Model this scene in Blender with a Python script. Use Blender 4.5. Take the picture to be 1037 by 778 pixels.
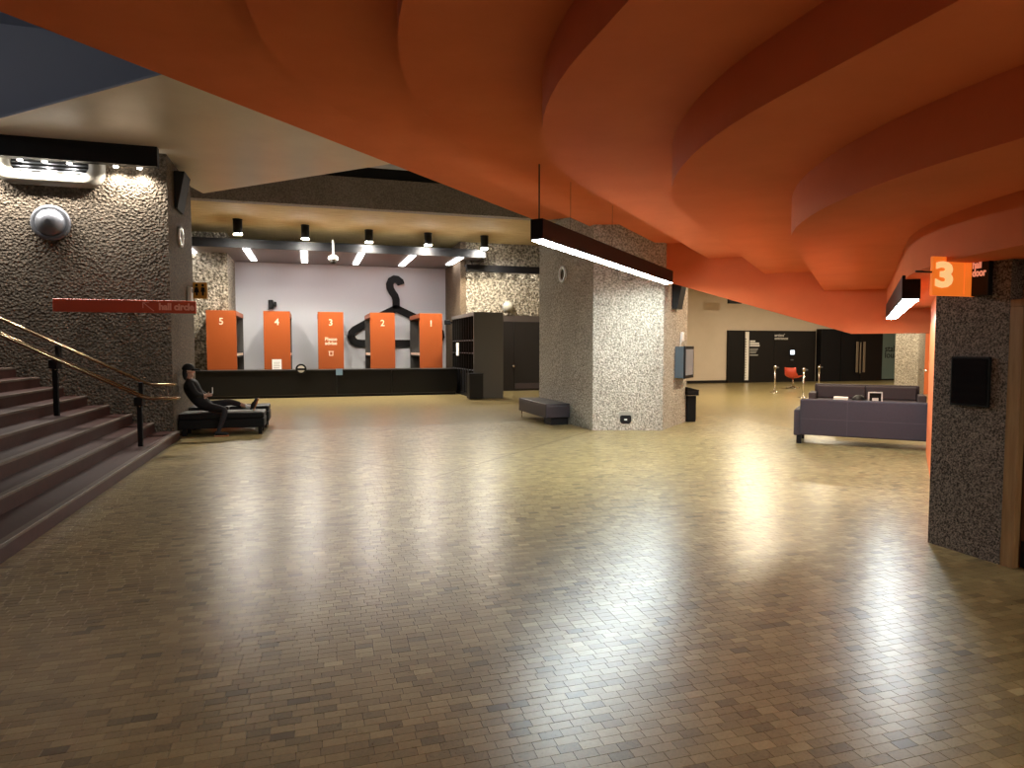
import bpy, bmesh, math, random
import numpy as np
from mathutils import Vector, Matrix

for o in list(bpy.data.objects): bpy.data.objects.remove(o)
SC = bpy.context.scene
COL = SC.collection
random.seed(7); RNG = np.random.default_rng(7)

# ------------------------------------------------------------------ camera
F, CX, CY, HOR, EYE = 665.0, 518.5, 389.0, 352.0, 1.7
TH = math.radians(17.0); PH = math.atan((CY - HOR) / F)
FW = Vector((math.sin(TH)*math.cos(PH), math.cos(TH)*math.cos(PH), -math.sin(PH)))
RT = Vector((math.cos(TH), -math.sin(TH), 0)); UP = RT.cross(FW)
CAM = Vector((0, 0, EYE))
cd = bpy.data.cameras.new('camera'); cam = bpy.data.objects.new('camera', cd); COL.objects.link(cam)
cd.sensor_width = 36.0; cd.lens = F * 36.0 / 1037.0; cd.clip_start = 0.05; cd.clip_end = 200
M3 = Matrix((RT, UP, -FW)).transposed()
cam.matrix_world = Matrix.Translation(CAM) @ M3.to_4x4()
SC.camera = cam
# ------------------------------------------------------------------ world, exposure
SC.view_settings.view_transform = 'Standard'; SC.view_settings.look = 'None'
SC.view_settings.exposure = 0.1; SC.view_settings.gamma = 1.0
SC.view_settings.use_curve_mapping = False
W = bpy.data.worlds.new('world'); SC.world = W; W.use_nodes = True
W.node_tree.nodes['Background'].inputs[0].default_value = (1.0, 0.90, 0.78, 1)
W.node_tree.nodes['Background'].inputs[1].default_value = 0.15
LK = dict(lamp=125.0, lamp2=55.0, panel=12.0, can=500.0, trough=120.0, far=260.0, wash=6.0)

def ray(px, py): return FW + RT*((px-CX)/F) + UP*((CY-py)/F)
def oz(px, py, z): r = ray(px, py); return CAM + r*((z-EYE)/r.z)
def oy(px, py, y): r = ray(px, py); return CAM + r*(y/r.y)
def ox(px, py, x): r = ray(px, py); return CAM + r*(x/r.x)
def osum(px, py, s): r = ray(px, py); return CAM + r*(s/(r.x+r.y))     # vertical plane x+y=s
A45 = Vector((1, 1, 0)).normalized(); B45 = Vector((1, -1, 0)).normalized()

# ------------------------------------------------------------------ materials
def mat(name, col, rough=0.6, metal=0.0, spec=0.5, emit=None, emit_s=0.0):
    m = bpy.data.materials.new(name); m.use_nodes = True
    b = m.node_tree.nodes['Principled BSDF']
    b.inputs['Base Color'].default_value = (*col, 1); b.inputs['Roughness'].default_value = rough
    b.inputs['Metallic'].default_value = metal; b.inputs['Specular IOR Level'].default_value = spec
    if emit:
        b.inputs['Emission Color'].default_value = (*emit, 1); b.inputs['Emission Strength'].default_value = emit_s
    return m
def nn(m, t, **kw):
    n = m.node_tree.nodes.new(t)
    for k, v in kw.items():
        if hasattr(n, k): setattr(n, k, v)
        else: n.inputs[k].default_value = v
    return n
def ln(m, a, b): m.node_tree.links.new(a, b)
def ramp(m, fac, stops):
    r = nn(m, 'ShaderNodeValToRGB'); e = r.color_ramp.elements
    e[0].position, e[0].color = stops[0][0], (*stops[0][1], 1)
    e[1].position, e[1].color = stops[-1][0], (*stops[-1][1], 1)
    for p, c in stops[1:-1]:
        x = e.new(p); x.color = (*c, 1)
    ln(m, fac, r.inputs[0]); return r.outputs[0]
def bsdf(m): return m.node_tree.nodes['Principled BSDF']
def coords(m, scale=(1, 1, 1)):
    t = nn(m, 'ShaderNodeNewGeometry'); mp = nn(m, 'ShaderNodeMapping'); mp.inputs['Scale'].default_value = scale
    ln(m, t.outputs['Position'], mp.inputs[0]); return mp.outputs[0]

def concrete(name, lo, hi, scale=22.0, bump=0.6, dist=0.03, rough=0.85, speck=0.35):
    """hammered aggregate concrete: mottled colour plus lumpy relief"""
    m = mat(name, hi, rough, spec=0.3); v = coords(m)
    n1 = nn(m, 'ShaderNodeTexNoise', **{'Scale': scale, 'Detail': 3.0, 'Roughness': 0.62})
    n2 = nn(m, 'ShaderNodeTexVoronoi', **{'Scale': scale*0.9})
    n3 = nn(m, 'ShaderNodeTexNoise', **{'Scale': 1.3, 'Detail': 2.0})
    for n in (n1, n2, n3): ln(m, v, n.inputs['Vector'])
    c1 = ramp(m, n1.outputs['Fac'], [(0.5-speck*0.42, lo), (0.5+speck*0.42, hi)])
    mx = nn(m, 'ShaderNodeMixRGB', blend_type='MULTIPLY'); mx.inputs[0].default_value = 0.35
    ln(m, c1, mx.inputs[1]); ln(m, ramp(m, n3.outputs['Fac'], [(0.3, (0.6, 0.58, 0.55)), (0.7, (1, 1, 1))]), mx.inputs[2])
    ln(m, mx.outputs[0], bsdf(m).inputs['Base Color'])
    ad = nn(m, 'ShaderNodeMath', operation='ADD'); ln(m, n1.outputs['Fac'], ad.inputs[0]); ln(m, n2.outputs['Distance'], ad.inputs[1])
    bp = nn(m, 'ShaderNodeBump'); bp.inputs['Strength'].default_value = bump; bp.inputs['Distance'].default_value = dist
    ln(m, ad.outputs[0], bp.inputs['Height']); ln(m, bp.outputs[0], bsdf(m).inputs['Normal'])
    return m
def mottled(name, lo, hi, scale=6.0, rough=0.6, stretch=(1, 1, 1), spec=0.4, bump=0.0):
    m = mat(name, hi, rough, spec=spec); v = coords(m, stretch)
    n1 = nn(m, 'ShaderNodeTexNoise', **{'Scale': scale, 'Detail': 4.0, 'Roughness': 0.6}); ln(m, v, n1.inputs['Vector'])
    ln(m, ramp(m, n1.outputs['Fac'], [(0.3, lo), (0.7, hi)]), bsdf(m).inputs['Base Color'])
    if bump:
        bp = nn(m, 'ShaderNodeBump'); bp.inputs['Strength'].default_value = bump; bp.inputs['Distance'].default_value = 0.01
        ln(m, n1.outputs['Fac'], bp.inputs['Height']); ln(m, bp.outputs[0], bsdf(m).inputs['Normal'])
    return m
def glow(name, col, s): return mat(name, (0.8, 0.8, 0.8), 0.5, emit=col, emit_s=s)

WOOD_LO, WOOD_MID, WOOD_HI = (0.098, 0.068, 0.025), (0.25, 0.190, 0.081), (0.44, 0.35, 0.172)
def wood_block_mat():
    m = mat('end_grain_wood', WOOD_MID, 0.3, spec=0.5); v = coords(m)
    at = nn(m, 'ShaderNodeAttribute', attribute_name='tone')
    gr = nn(m, 'ShaderNodeTexNoise', **{'Scale': 30.0, 'Detail': 4.0, 'Roughness': 0.6, 'Distortion': 2.2}); ln(m, v, gr.inputs['Vector'])
    big = nn(m, 'ShaderNodeTexNoise', **{'Scale': 0.9, 'Detail': 3.0}); ln(m, v, big.inputs['Vector'])
    a = nn(m, 'ShaderNodeMath', operation='MULTIPLY_ADD'); ln(m, gr.outputs['Fac'], a.inputs[0]); a.inputs[1].default_value = 0.6
    ln(m, at.outputs['Fac'], a.inputs[2])
    b2 = nn(m, 'ShaderNodeMath', operation='MULTIPLY_ADD'); ln(m, big.outputs['Fac'], b2.inputs[0]); b2.inputs[1].default_value = 0.5
    ln(m, a.outputs[0], b2.inputs[2])
    s = nn(m, 'ShaderNodeMath', operation='SUBTRACT'); ln(m, b2.outputs[0], s.inputs[0]); s.inputs[1].default_value = 0.55
    ln(m, ramp(m, s.outputs[0], [(0.05, WOOD_LO), (0.5, WOOD_MID), (1.0, WOOD_HI)]), bsdf(m).inputs['Base Color'])
    ln(m, ramp(m, gr.outputs['Fac'], [(0.3, (0.27,)*3), (0.75, (0.38,)*3)]), bsdf(m).inputs['Roughness'])
    return m
def wood_far_mat():
    m = mat('wood_block_far', WOOD_MID, 0.28, spec=0.5); v = coords(m)
    br = nn(m, 'ShaderNodeTexBrick', **{'Scale': 1.0, 'Mortar Size': 0.0012, 'Brick Width': 0.1, 'Row Height': 0.056, 'Bias': 0.0})
    br.inputs['Color1'].default_value = (0.20, 0.150, 0.062, 1); br.inputs['Color2'].default_value = (0.285, 0.222, 0.10, 1)
    br.inputs['Mortar'].default_value = (0.02, 0.013, 0.007, 1); ln(m, v, br.inputs['Vector'])
    ln(m, br.outputs['Color'], bsdf(m).inputs['Base Color']); return m

M = {}
M['block'] = wood_block_mat(); M['block_far'] = wood_far_mat()
M['joint'] = mat('dark_joint', (0.018, 0.012, 0.008), 0.8)
M['joint_strip'] = mat('joint_strip', (0.06, 0.05, 0.04), 0.5)
M['conc_left'] = concrete('hammered_concrete', (0.065, 0.050, 0.033), (0.175, 0.137, 0.098), 24, 0.8, 0.06)
M['conc_side'] = concrete('smooth_side_concrete', (0.06, 0.042, 0.026), (0.17, 0.122, 0.077), 26, 0.6, 0.03)
M['conc_col'] = concrete('column_concrete', (0.22, 0.195, 0.155), (0.64, 0.58, 0.485), 30, 0.65, 0.025, speck=0.30)
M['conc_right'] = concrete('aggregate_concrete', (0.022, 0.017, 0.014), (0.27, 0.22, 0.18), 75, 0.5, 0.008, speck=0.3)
M['conc_far'] = concrete('far_concrete', (0.10, 0.085, 0.06), (0.46, 0.41, 0.325), 13, 0.9, 0.07, speck=0.26)
M['conc_beam'] = concrete('dark_beam_concrete', (0.20, 0.17, 0.15), (0.35, 0.30, 0.27), 24, 0.5, 0.03)
M['board'] = mottled('board_marked_concrete', (0.40, 0.285, 0.118), (0.62, 0.47, 0.235), 3.5, 0.8, (0.5, 6, 1), bump=0.3)
M['white_soffit'] = mottled('white_soffit', (0.60, 0.53, 0.43), (0.68, 0.61, 0.50), 1.2, 0.30, spec=0.45)
M['orange'] = mottled('orange_paint', (0.68, 0.170, 0.065), (0.74, 0.195, 0.075), 1.5, 0.8, spec=0.08)
M['orange_wall'] = mat('orange_wall', (0.72, 0.17, 0.05), 0.5)
M['dark_blue'] = mat('dark_void', (0.40, 0.44, 0.54), 0.7)
M['black'] = mat('black_paint', (0.006, 0.006, 0.007), 0.5, spec=0.22)
M['black_matt'] = mat('black_matt', (0.008, 0.008, 0.008), 0.8)
M['panel_dark'] = mat('dark_panel', (0.011, 0.009, 0.008), 0.5, spec=0.22)
M['panel_dark2'] = mat('dark_panel_soft', (0.010, 0.009, 0.008), 0.5, spec=0.2)
M['grey_dark'] = mat('charcoal_laminate', (0.075, 0.070, 0.066), 0.45)
M['canopy_grey'] = mat('canopy_grey', (0.16, 0.145, 0.14), 0.5)
M['white_wall'] = mat('white_wall', (0.58, 0.59, 0.63), 0.6)
M['cream_wall'] = mottled('cream_wall', (0.62, 0.52, 0.40), (0.68, 0.58, 0.46), 0.8, 0.6)
M['orange_panel'] = mat('orange_laminate', (0.30, 0.062, 0.009), 0.45)
M['red_sign'] = mat('red_sign', (0.50, 0.07, 0.03), 0.4)
M['white'] = mat('white_plastic', (0.8, 0.8, 0.78), 0.4)
M['offwhite'] = mat('offwhite_plastic', (0.30, 0.28, 0.23), 0.4)
M['letter_pale'] = mat('pale_letter', (0.85, 0.62, 0.48), 0.5)
M['letter_red'] = mat('dim_red_letter', (0.85, 0.40, 0.30), 0.5)
M['letter_lit'] = mat('lit_letter', (0.85, 0.5, 0.38), 0.5, emit=(1.0, 0.36, 0.22), emit_s=0.45)
M['grey_metal'] = mat('grey_metal', (0.20, 0.21, 0.235), 0.4, 0.6)
M['brass'] = mat('brass', (0.42, 0.30, 0.18), 0.18, 1.0)
M['pull'] = mat('dull_bronze', (0.30, 0.25, 0.18), 0.45, 0.6)
M['chrome'] = mat('chrome', (0.7, 0.66, 0.6), 0.18, 1.0)
M['stair'] = mottled('stair_tile', (0.036, 0.012, 0.009), (0.058, 0.021, 0.015), 9, 0.55)
M['nosing'] = mottled('stair_nosing', (0.10, 0.075, 0.06), (0.15, 0.115, 0.09), 12, 0.45)
M['sofa'] = mottled('purple_fabric', (0.030, 0.022, 0.029), (0.043, 0.032, 0.041), 60, 0.7)
M['seam'] = mat('seam', (0.075, 0.058, 0.072), 0.7)
M['leather'] = mat('black_leather', (0.006, 0.006, 0.007), 0.55, spec=0.25)
M['bench'] = mat('dark_bench_vinyl', (0.022, 0.017, 0.022), 0.45)
M['cloth'] = mat('black_clothing', (0.008, 0.008, 0.009), 0.85)
M['trouser'] = mat('dark_trouser', (0.016, 0.012, 0.014), 0.85)
M['skin'] = mat('skin', (0.42, 0.25, 0.18), 0.6)
M['wood_door'] = mottled('brown_door', (0.060, 0.022, 0.010), (0.095, 0.038, 0.018), 5, 0.4, (6, 6, 0.6))
M['wood_frame'] = mottled('pale_wood_frame', (0.22, 0.12, 0.05), (0.32, 0.19, 0.085), 5, 0.4, (6, 6, 0.6))
M['glass_dark'] = mat('dark_glass', (0.006, 0.006, 0.007), 0.06)
M['teal_glass'] = mat('teal_glass', (0.13, 0.19, 0.175), 0.3)
M['screen'] = mat('screen', (0.20, 0.20, 0.20), 0.25, emit=(0.55, 0.55, 0.55), emit_s=0.12)
M['paper'] = mat('paper', (0.85, 0.83, 0.78), 0.6)
M['wc_sign'] = mat('wc_sign', (0.62, 0.30, 0.04), 0.5)
M['chair_red'] = mat('red_chair', (0.62, 0.07, 0.03), 0.5)
M['tan'] = mat('tan_sole', (0.45, 0.17, 0.06), 0.6)
M['steel_blue'] = mat('steel_blue', (0.055, 0.075, 0.09), 0.5)
M['glow_lamp'] = glow('lamp_diffuser', (0.84, 0.96, 0.96), LK['lamp'])
M['glow_lamp2'] = glow('lamp_diffuser_dim', (0.86, 0.96, 0.97), LK['lamp2'])
M['glow_lamp3'] = glow('lamp_diffuser_rear', (1.0, 0.93, 0.80), 170.0)
M['glow_panel'] = glow('panel_diffuser', (1.0, 0.95, 0.92), LK['panel'])
M['glow_can'] = glow('can_lens', (1.0, 0.95, 0.86), 1300.0)
M['glow_lounge'] = glow('lounge_lens', (1.0, 0.9, 0.75), 14.0)
M['glow_wash'] = glow('wash_lens', (1.0, 0.95, 0.86), 16.0)
M['glow_sign'] = mat('sign_orange', (0.70, 0.16, 0.02), 0.4, emit=(1.0, 0.20, 0.02), emit_s=0.62)
M['glow_three'] = mat('sign_numeral', (0.9, 0.6, 0.3), 0.4, emit=(1.0, 0.60, 0.24), emit_s=0.75)
M['glow_screen'] = glow('small_screen', (0.7, 0.85, 1.0), 2.5)

# ------------------------------------------------------------------ builders
def link(name, me, parent=None, material=None):
    o = bpy.data.objects.new(name, me); COL.objects.link(o)
    if parent is not None: o.parent = parent
    if material is not None and me is not None:
        me.materials.clear(); me.materials.append(material)
    return o
def tag(o, label, cat, group=None):
    o['label'] = label; o['category'] = cat
    if group: o['group'] = group
    return o
def thing(name, label, cat, loc=(0, 0, 0), rotz=0.0, group=None):
    o = bpy.data.objects.new(name, None); COL.objects.link(o); o.empty_display_size = 0.1
    o.location = loc; o.rotation_euler = (0, 0, rotz); return tag(o, label, cat, group)
def struct_root(name, loc=(0, 0, 0)):
    o = bpy.data.objects.new(name, None); COL.objects.link(o); o.location = loc; o['kind'] = 'structure'; return o
def pymesh(name, verts, faces, material, parent=None, smooth=False):
    me = bpy.data.meshes.new(name); me.from_pydata([tuple(v) for v in verts], [], faces); me.update()
    if smooth: me.polygons.foreach_set('use_smooth', [True]*len(me.polygons))
    return link(name, me, parent, material)
def structure(o): o['kind'] = 'structure'; return o
def box_bm(bm, lo, hi, mtx=None):
    r = bmesh.ops.create_cube(bm, size=1.0)
    for v in r['verts']:
        v.co = Vector([(lo[i]+hi[i])/2 + v.co[i]*(hi[i]-lo[i]) for i in range(3)])
        if mtx is not None: v.co = mtx @ v.co
    return r['verts']
def bm_obj(name, bm, material, parent=None, smooth=False):
    bmesh.ops.recalc_face_normals(bm, faces=bm.faces)
    me = bpy.data.meshes.new(name); bm.to_mesh(me); bm.free()
    if smooth: me.polygons.foreach_set('use_smooth', [True]*len(me.polygons))
    return link(name, me, parent, material)
def box(name, lo, hi, material, parent=None, bevel=0.0, seg=2, mtx=None):
    bm = bmesh.new(); box_bm(bm, lo, hi)
    if bevel: bmesh.ops.bevel(bm, geom=bm.edges[:], offset=bevel, segments=seg, affect='EDGES', profile=0.5)
    if mtx is not None: bm.transform(mtx)
    return bm_obj(name, bm, material, parent)
def boxes(name, lst, material, parent=None, mtx=None):
    bm = bmesh.new()
    for lo, hi in lst: box_bm(bm, lo, hi)
    if mtx is not None: bm.transform(mtx)
    return bm_obj(name, bm, material, parent)
def lathe(name, prof, material, parent=None, n=24, mtx=None, smooth=True):
    """profile of (r, z) turned about local z"""
    vs, fs = [], []
    for r, z in prof:
        for k in range(n): a = 2*math.pi*k/n; vs.append(Vector((r*math.cos(a), r*math.sin(a), z)))
    for i in range(len(prof)-1):
        for k in range(n): fs.append((i*n+k, i*n+(k+1) % n, (i+1)*n+(k+1) % n, (i+1)*n+k))
    fs.append(tuple(range(n))[::-1]); fs.append(tuple((len(prof)-1)*n+k for k in range(n)))
    if mtx is not None: vs = [mtx @ v for v in vs]
    bm = bmesh.new(); bv = [bm.verts.new(v) for v in vs]
    for f in fs: bm.faces.new([bv[i] for i in f])
    bmesh.ops.recalc_face_normals(bm, faces=bm.faces)
    me = bpy.data.meshes.new(name); bm.to_mesh(me); bm.free()
    me.polygons.foreach_set('use_smooth', [len(p.vertices) == 4 and smooth for p in me.polygons])
    return link(name, me, parent, material)
def tube(name, pts, r, material, parent=None, n=10, closed=False):
    pts = [Vector(p) for p in pts]; vs, fs = [], []; N = len(pts); prev = None
    for i, p in enumerate(pts):
        if closed: t = (pts[(i+1) % N]-pts[i-1]).normalized()
        else: t = (pts[min(i+1, N-1)]-pts[max(i-1, 0)]).normalized()
        if prev is None:
            a = Vector((0, 0, 1)) if abs(t.z) < 0.9 else Vector((1, 0, 0)); u = t.cross(a).normalized()
        else: u = (prev - t*prev.dot(t)).normalized()
        prev = u; w = t.cross(u)
        for k in range(n): a = 2*math.pi*k/n; vs.append(p+u*(r*math.cos(a))+w*(r*math.sin(a)))
    L = N if closed else N-1
    for i in range(L):
        j = (i+1) % N
        for k in range(n): fs.append((i*n+k, i*n+(k+1) % n, j*n+(k+1) % n, j*n+k))
    if not closed: fs.append(tuple(range(n))[::-1]); fs.append(tuple((N-1)*n+k for k in range(n)))
    return pymesh(name, vs, fs, material, parent, smooth=True)
def frame(origin, right, up):
    r = Vector(right).normalized(); u = Vector(up).normalized(); n = r.cross(u)
    m = Matrix((r, u, n)).transposed().to_4x4(); m.translation = Vector(origin); return m
def text(name, body, size, material, mtx, parent=None, extrude=0.004, bold=0.0, align='LEFT', line=1.0, fit=None):
    cu = bpy.data.curves.new(name, 'FONT'); cu.body = body; cu.size = size; cu.extrude = extrude; cu.offset = bold
    cu.align_x = align; cu.space_line = line; cu.resolution_u = 3
    t = bpy.data.objects.new(name, cu); COL.objects.link(t)
    dg = bpy.context.evaluated_depsgraph_get(); me = bpy.data.meshes.new_from_object(t.evaluated_get(dg))
    bpy.data.objects.remove(t); me.name = name
    if fit:                                   # stretch to a width and height, lower left corner on the origin
        co = np.array([v.co[:] for v in me.vertices]); lo, hi = co.min(0), co.max(0)
        me.transform(Matrix.Diagonal((fit[0]/(hi[0]-lo[0]), fit[1]/(hi[1]-lo[1]), 1, 1)) @ Matrix.Translation((-lo[0], -lo[1], 0)))
    me.transform(mtx)
    return link(name, me, parent, material)
def prism(name, poly, z0, z1, material, parent=None):
    n = len(poly); vs = [(x, y, z0) for x, y in poly] + [(x, y, z1) for x, y in poly]
    fs = [tuple(range(n))[::-1], tuple(range(n, 2*n))] + [(i, (i+1) % n, n+(i+1) % n, n+i) for i in range(n)]
    bm = bmesh.new(); bv = [bm.verts.new(v) for v in vs]
    for f in fs: bm.faces.new([bv[i] for i in f])
    return bm_obj(name, bm, material, parent)
def area(name, loc, size, energy, color, parent=None, direction=(0, 0, -1)):
    l = bpy.data.lights.new(name, 'AREA'); l.energy = energy; l.color = color
    l.shape = 'RECTANGLE'; l.size, l.size_y = size
    o = bpy.data.objects.new(name, l); COL.objects.link(o); o.location = loc
    o.rotation_euler = Vector(direction).to_track_quat('-Z', 'Y').to_euler()
    if parent is not None: o.parent = parent
    return o
def spot(name, loc, direction, energy, color, angle=100, blend=0.6, radius=0.04, parent=None):
    l = bpy.data.lights.new(name, 'SPOT'); l.energy = energy; l.color = color
    l.spot_size = math.radians(angle); l.spot_blend = blend; l.shadow_soft_size = radius
    o = bpy.data.objects.new(name, l); COL.objects.link(o); o.location = loc
    o.rotation_euler = Vector(direction).to_track_quat('-Z', 'Y').to_euler()
    if parent is not None: o.parent = parent
    return o

# ================================================================== FLOOR
NX0, NX1, NY0, NY1 = -2.36, 9.64, 0.3, 0.3+0.056*250
BW, BH = 0.1, 0.056
FX0, FX1, FY0, FY1 = -12.0, 36.0, -9.0, 30.0
fl_v = [(FX0, FY0, 0), (FX1, FY0, 0), (FX1, FY1, 0), (FX0, FY1, 0), (NX0, NY0, 0), (NX1, NY0, 0), (NX1, NY1, 0), (NX0, NY1, 0),
        (NX0, NY0, -.012), (NX1, NY0, -.012), (NX1, NY1, -.012), (NX0, NY1, -.012)]
fl_f = [(0, 1, 5, 4), (1, 2, 6, 5), (2, 3, 7, 6), (3, 0, 4, 7), (8, 9, 10, 11), (4, 5, 9, 8), (5, 6, 10, 9), (6, 7, 11, 10), (7, 4, 8, 11)]
floor = structure(pymesh('floor', fl_v, fl_f, M['block_far'])); floor.data.materials.append(M['joint'])
for p in floor.data.polygons: p.material_index = 1 if p.index >= 4 else 0
rows = int(round((NY1-NY0)/BH))
cxs, cys, bws = [], [], []
for r in range(rows):
    e_ = np.concatenate([[NX0], np.arange(NX0+RNG.uniform(0.02, BW), NX1-0.01, BW), [NX1]])
    cxs.append((e_[1:]+e_[:-1])/2); bws.append(e_[1:]-e_[:-1]); cys.append(np.full(len(e_)-1, NY0+r*BH+BH/2))
cxs = np.concatenate(cxs); cys = np.concatenate(cys); bws = np.concatenate(bws)
keep = ~((cxs > 5.55) & (cys < 4.2)) & ~((cxs > 5.6) & (cys > 12.6) & (cxs < 7.3))
cxs, cys, bws = cxs[keep], cys[keep], bws[keep]; NB = len(cxs)
tone = np.clip(RNG.normal(0.45, 0.13, NB), 0.02, 0.95); dk = RNG.random(NB) < 0.012; tone[dk] = 0.0
tiltx, tilty = RNG.normal(0, 0.002, NB), RNG.normal(0, 0.002, NB); dz = RNG.normal(-0.0004, 0.0002, NB)
hw, hh, bv_, dep = BW/2-0.0008, BH/2-0.0007, 0.0006, 0.011
fwd = cxs*FW.x + cys*FW.y; lat = cxs*RT.x + cys*RT.y
pxs = CX + F*lat/np.maximum(fwd, .1); pys = HOR + F*EYE/np.maximum(fwd, .1)
vis = (bws > BW-1e-4) & (pxs > 10) & (pxs < 1027) & (pys < 772) & (fwd > 1)
order = np.argsort(np.where(vis, fwd, 1e9)); single = np.zeros(NB, bool); single[order[:300]] = True
sx = np.array([-1, 1, 1, -1]); sy = np.array([-1, -1, 1, 1])
def block_verts(tx, ty, z):
    t = [((hw-bv_)*a, (hh-bv_)*b, z+tx*a*hw+ty*b*hh) for a, b in zip(sx, sy)]
    s = [(hw*a, hh*b, z-bv_+tx*a*hw+ty*b*hh) for a, b in zip(sx, sy)]
    d = [(hw*a, hh*b, -dep) for a, b in zip(sx, sy)]
    return t+s+d
BF = [(0, 1, 2, 3)] + [(i, 4+i, 4+(i+1) % 4, (i+1) % 4) for i in range(4)] + [(4+i, 8+i, 8+(i+1) % 4, 4+(i+1) % 4) for i in range(4)]
ii = np.where(~single)[0]; n = len(ii)
V = np.zeros((n, 12, 3))
for k in range(4):
    zt = dz[ii] + tiltx[ii]*sx[k]*hw + tilty[ii]*sy[k]*hh
    for lvl, (w, h, z) in enumerate(((hw-bv_, hh-bv_, zt), (hw, hh, zt-bv_), (hw, hh, np.full(n, -dep)))):
        V[:, lvl*4+k, 0] = cxs[ii]+sx[k]*(bws[ii]/2-(BW/2-w)); V[:, lvl*4+k, 1] = cys[ii]+sy[k]*h; V[:, lvl*4+k, 2] = z
FA = (np.array(BF)[None]+12*np.arange(n)[:, None, None]).reshape(-1)
me = bpy.data.meshes.new('wood_block_field'); me.vertices.add(n*12); me.vertices.foreach_set('co', V.reshape(-1))
nf = n*9; me.loops.add(nf*4); me.loops.foreach_set('vertex_index', FA.astype(np.int32)); me.polygons.add(nf)
me.polygons.foreach_set('loop_start', np.arange(0, nf*4, 4, dtype=np.int32)); me.polygons.foreach_set('use_smooth', np.zeros(nf, dtype=bool)); me.update(calc_edges=True); me.validate()
me.attributes.new('tone', 'FLOAT', 'FACE').data.foreach_set('value', np.repeat(tone[ii], 9).astype(np.float32))
fld = link('wood_block_field', me, floor, M['block']); fld['kind'] = 'stuff'
variants = []
for k in range(24):
    bm_ = bpy.data.meshes.new('wood_block'); bm_.from_pydata(block_verts(random.gauss(0, .002), random.gauss(0, .002), random.gauss(-.0004, .0002)), [], BF); bm_.update()
    tv = float(np.clip(0.45+0.13*random.gauss(0, 1), 0.05, .9)) if k else 0.0
    bm_.attributes.new('tone', 'FLOAT', 'FACE').data.foreach_set('value', [tv]*9); bm_.materials.append(M['block']); variants.append(bm_)
for i in np.where(single)[0]:
    o = bpy.data.objects.new('wood_block', variants[0 if random.random() < .01 else random.randrange(1, 24)]); COL.objects.link(o); o.parent = floor
    o.location = (cxs[i], cys[i], 0)
def strip(p, q, w=0.008):
    p, q = Vector(p), Vector(q); d = (q-p).normalized(); s = Vector((-d.y, d.x, 0))*w
    return pymesh('expansion_joint', [p-s+Vector((0, 0, .0008)), q-s+Vector((0, 0, .0008)), q+s+Vector((0, 0, .0008)), p+s+Vector((0, 0, .0008))], [(0, 1, 2, 3)], M['joint_strip'], floor)
strip((-2.3, 13.0, 0), (1.45, 9.0, 0)); strip((1.45, 8.4, 0), (5.45, 12.3, 0))

# ================================================================== STRUCTURE
ZW = 5.2                                     # white soffit height
WLX, WLY0, WLY1 = -2.45, 13.4, 15.9
wl = structure(box('wall_left', (-9.5, WLY0, -0.01), (WLX, WLY1, ZW), M['conc_left']))
wl.data.materials.append(M['conc_side'])
for p in wl.data.polygons:
    if p.normal.x > 0.9: p.material_index = 1
structure(box('wall_upper', (-9.5, 13.9, ZW+0.25), (4.6, 14.2, 9.0), M['dark_blue']))
structure(box('ceiling_upper', (-13, -9, 7.35), (9.5, 20.4, 7.5), M['dark_blue']))
# white soffit: diagonal band
wa, wb, wc, wd = [oz(x, y, ZW) for x, y in ((0, 120), (162, 76), (390, 167), (218, 194))]
dn, df = (wb-wa).normalized(), (wc-wd).normalized()
P = [wa-dn*4, wb+dn*2.5, wc+df*2.5, wd-df*0.4, Vector((WLX-.02, WLY1, ZW)), Vector((-9.4, WLY1, ZW))]
cw = structure(prism('ceiling_white', [(p.x, p.y) for p in P], ZW, ZW+0.03, M['white_soffit'])); cw.data.materials.append(M['dark_blue'])
for p in cw.data.polygons:
    if p.normal.z > -0.9: p.material_index = 1

area('void_fill_light', (-7.0, 8.5, 5.9), (2.0, 2.0), 22.0, (0.9, 0.94, 1.0), None, (0.35, 0.25, 1))  # added fill light without a lamp body, lifts the dark void above the stairs
# ---- orange stepped soffit (underside of the hall's raked seating)
S = 0.36; ZT = [EYE+S*k for k in (7.88, 6.88, 5.88, 4.88, 3.88, 2.88, 1.88)]     # z of soffits outside e1, then inside e1..e6
EX = [-0.42, 0.57, 1.57, 2.52, 3.39, 4.35]; EC = [7.04, 5.30, 3.86, 2.36, 0.90, -0.52]
FS = 19.0                                    # fascia plane x + y = 19
def tier_curve(x0, c, R=4.2, ns=14):
    t = R*math.tan(math.radians(22.5)); yk = x0+c; pts = []
    for y in (-9.0, -4.0, 0.0): pts.append(Vector((x0, y, 0)))
    cxr, cyr = x0+R, yk-t
    for k in range(ns+1):
        a = math.radians(45*k/ns); pts.append(Vector((cxr-R*math.cos(a), cyr+R*math.sin(a), 0)))
    xe = (FS-c)/2; p0 = pts[-1]; pe = Vector((xe, xe+c, 0))
    for k in range(1, 5): pts.append(p0.lerp(pe, k/4))
    return pts
curves = [tier_curve(x, c) for x, c in zip(EX, EC)]
NP = len(curves[0])
e0 = [Vector((-16, -6.8, 0)).lerp(Vector(((FS-9.2)/2, (FS+9.2)/2, 0)), k/(NP-1)) for k in range(NP)]
cap = [p + Vector((5.5, -2.3, 0))*1.0 for p in curves[-1]]
cap = cap[:-1] + [Vector((13.5, FS-13.5, 0))]
ceil = struct_root('ceiling_orange')
allc = [e0]+curves+[cap]
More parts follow.
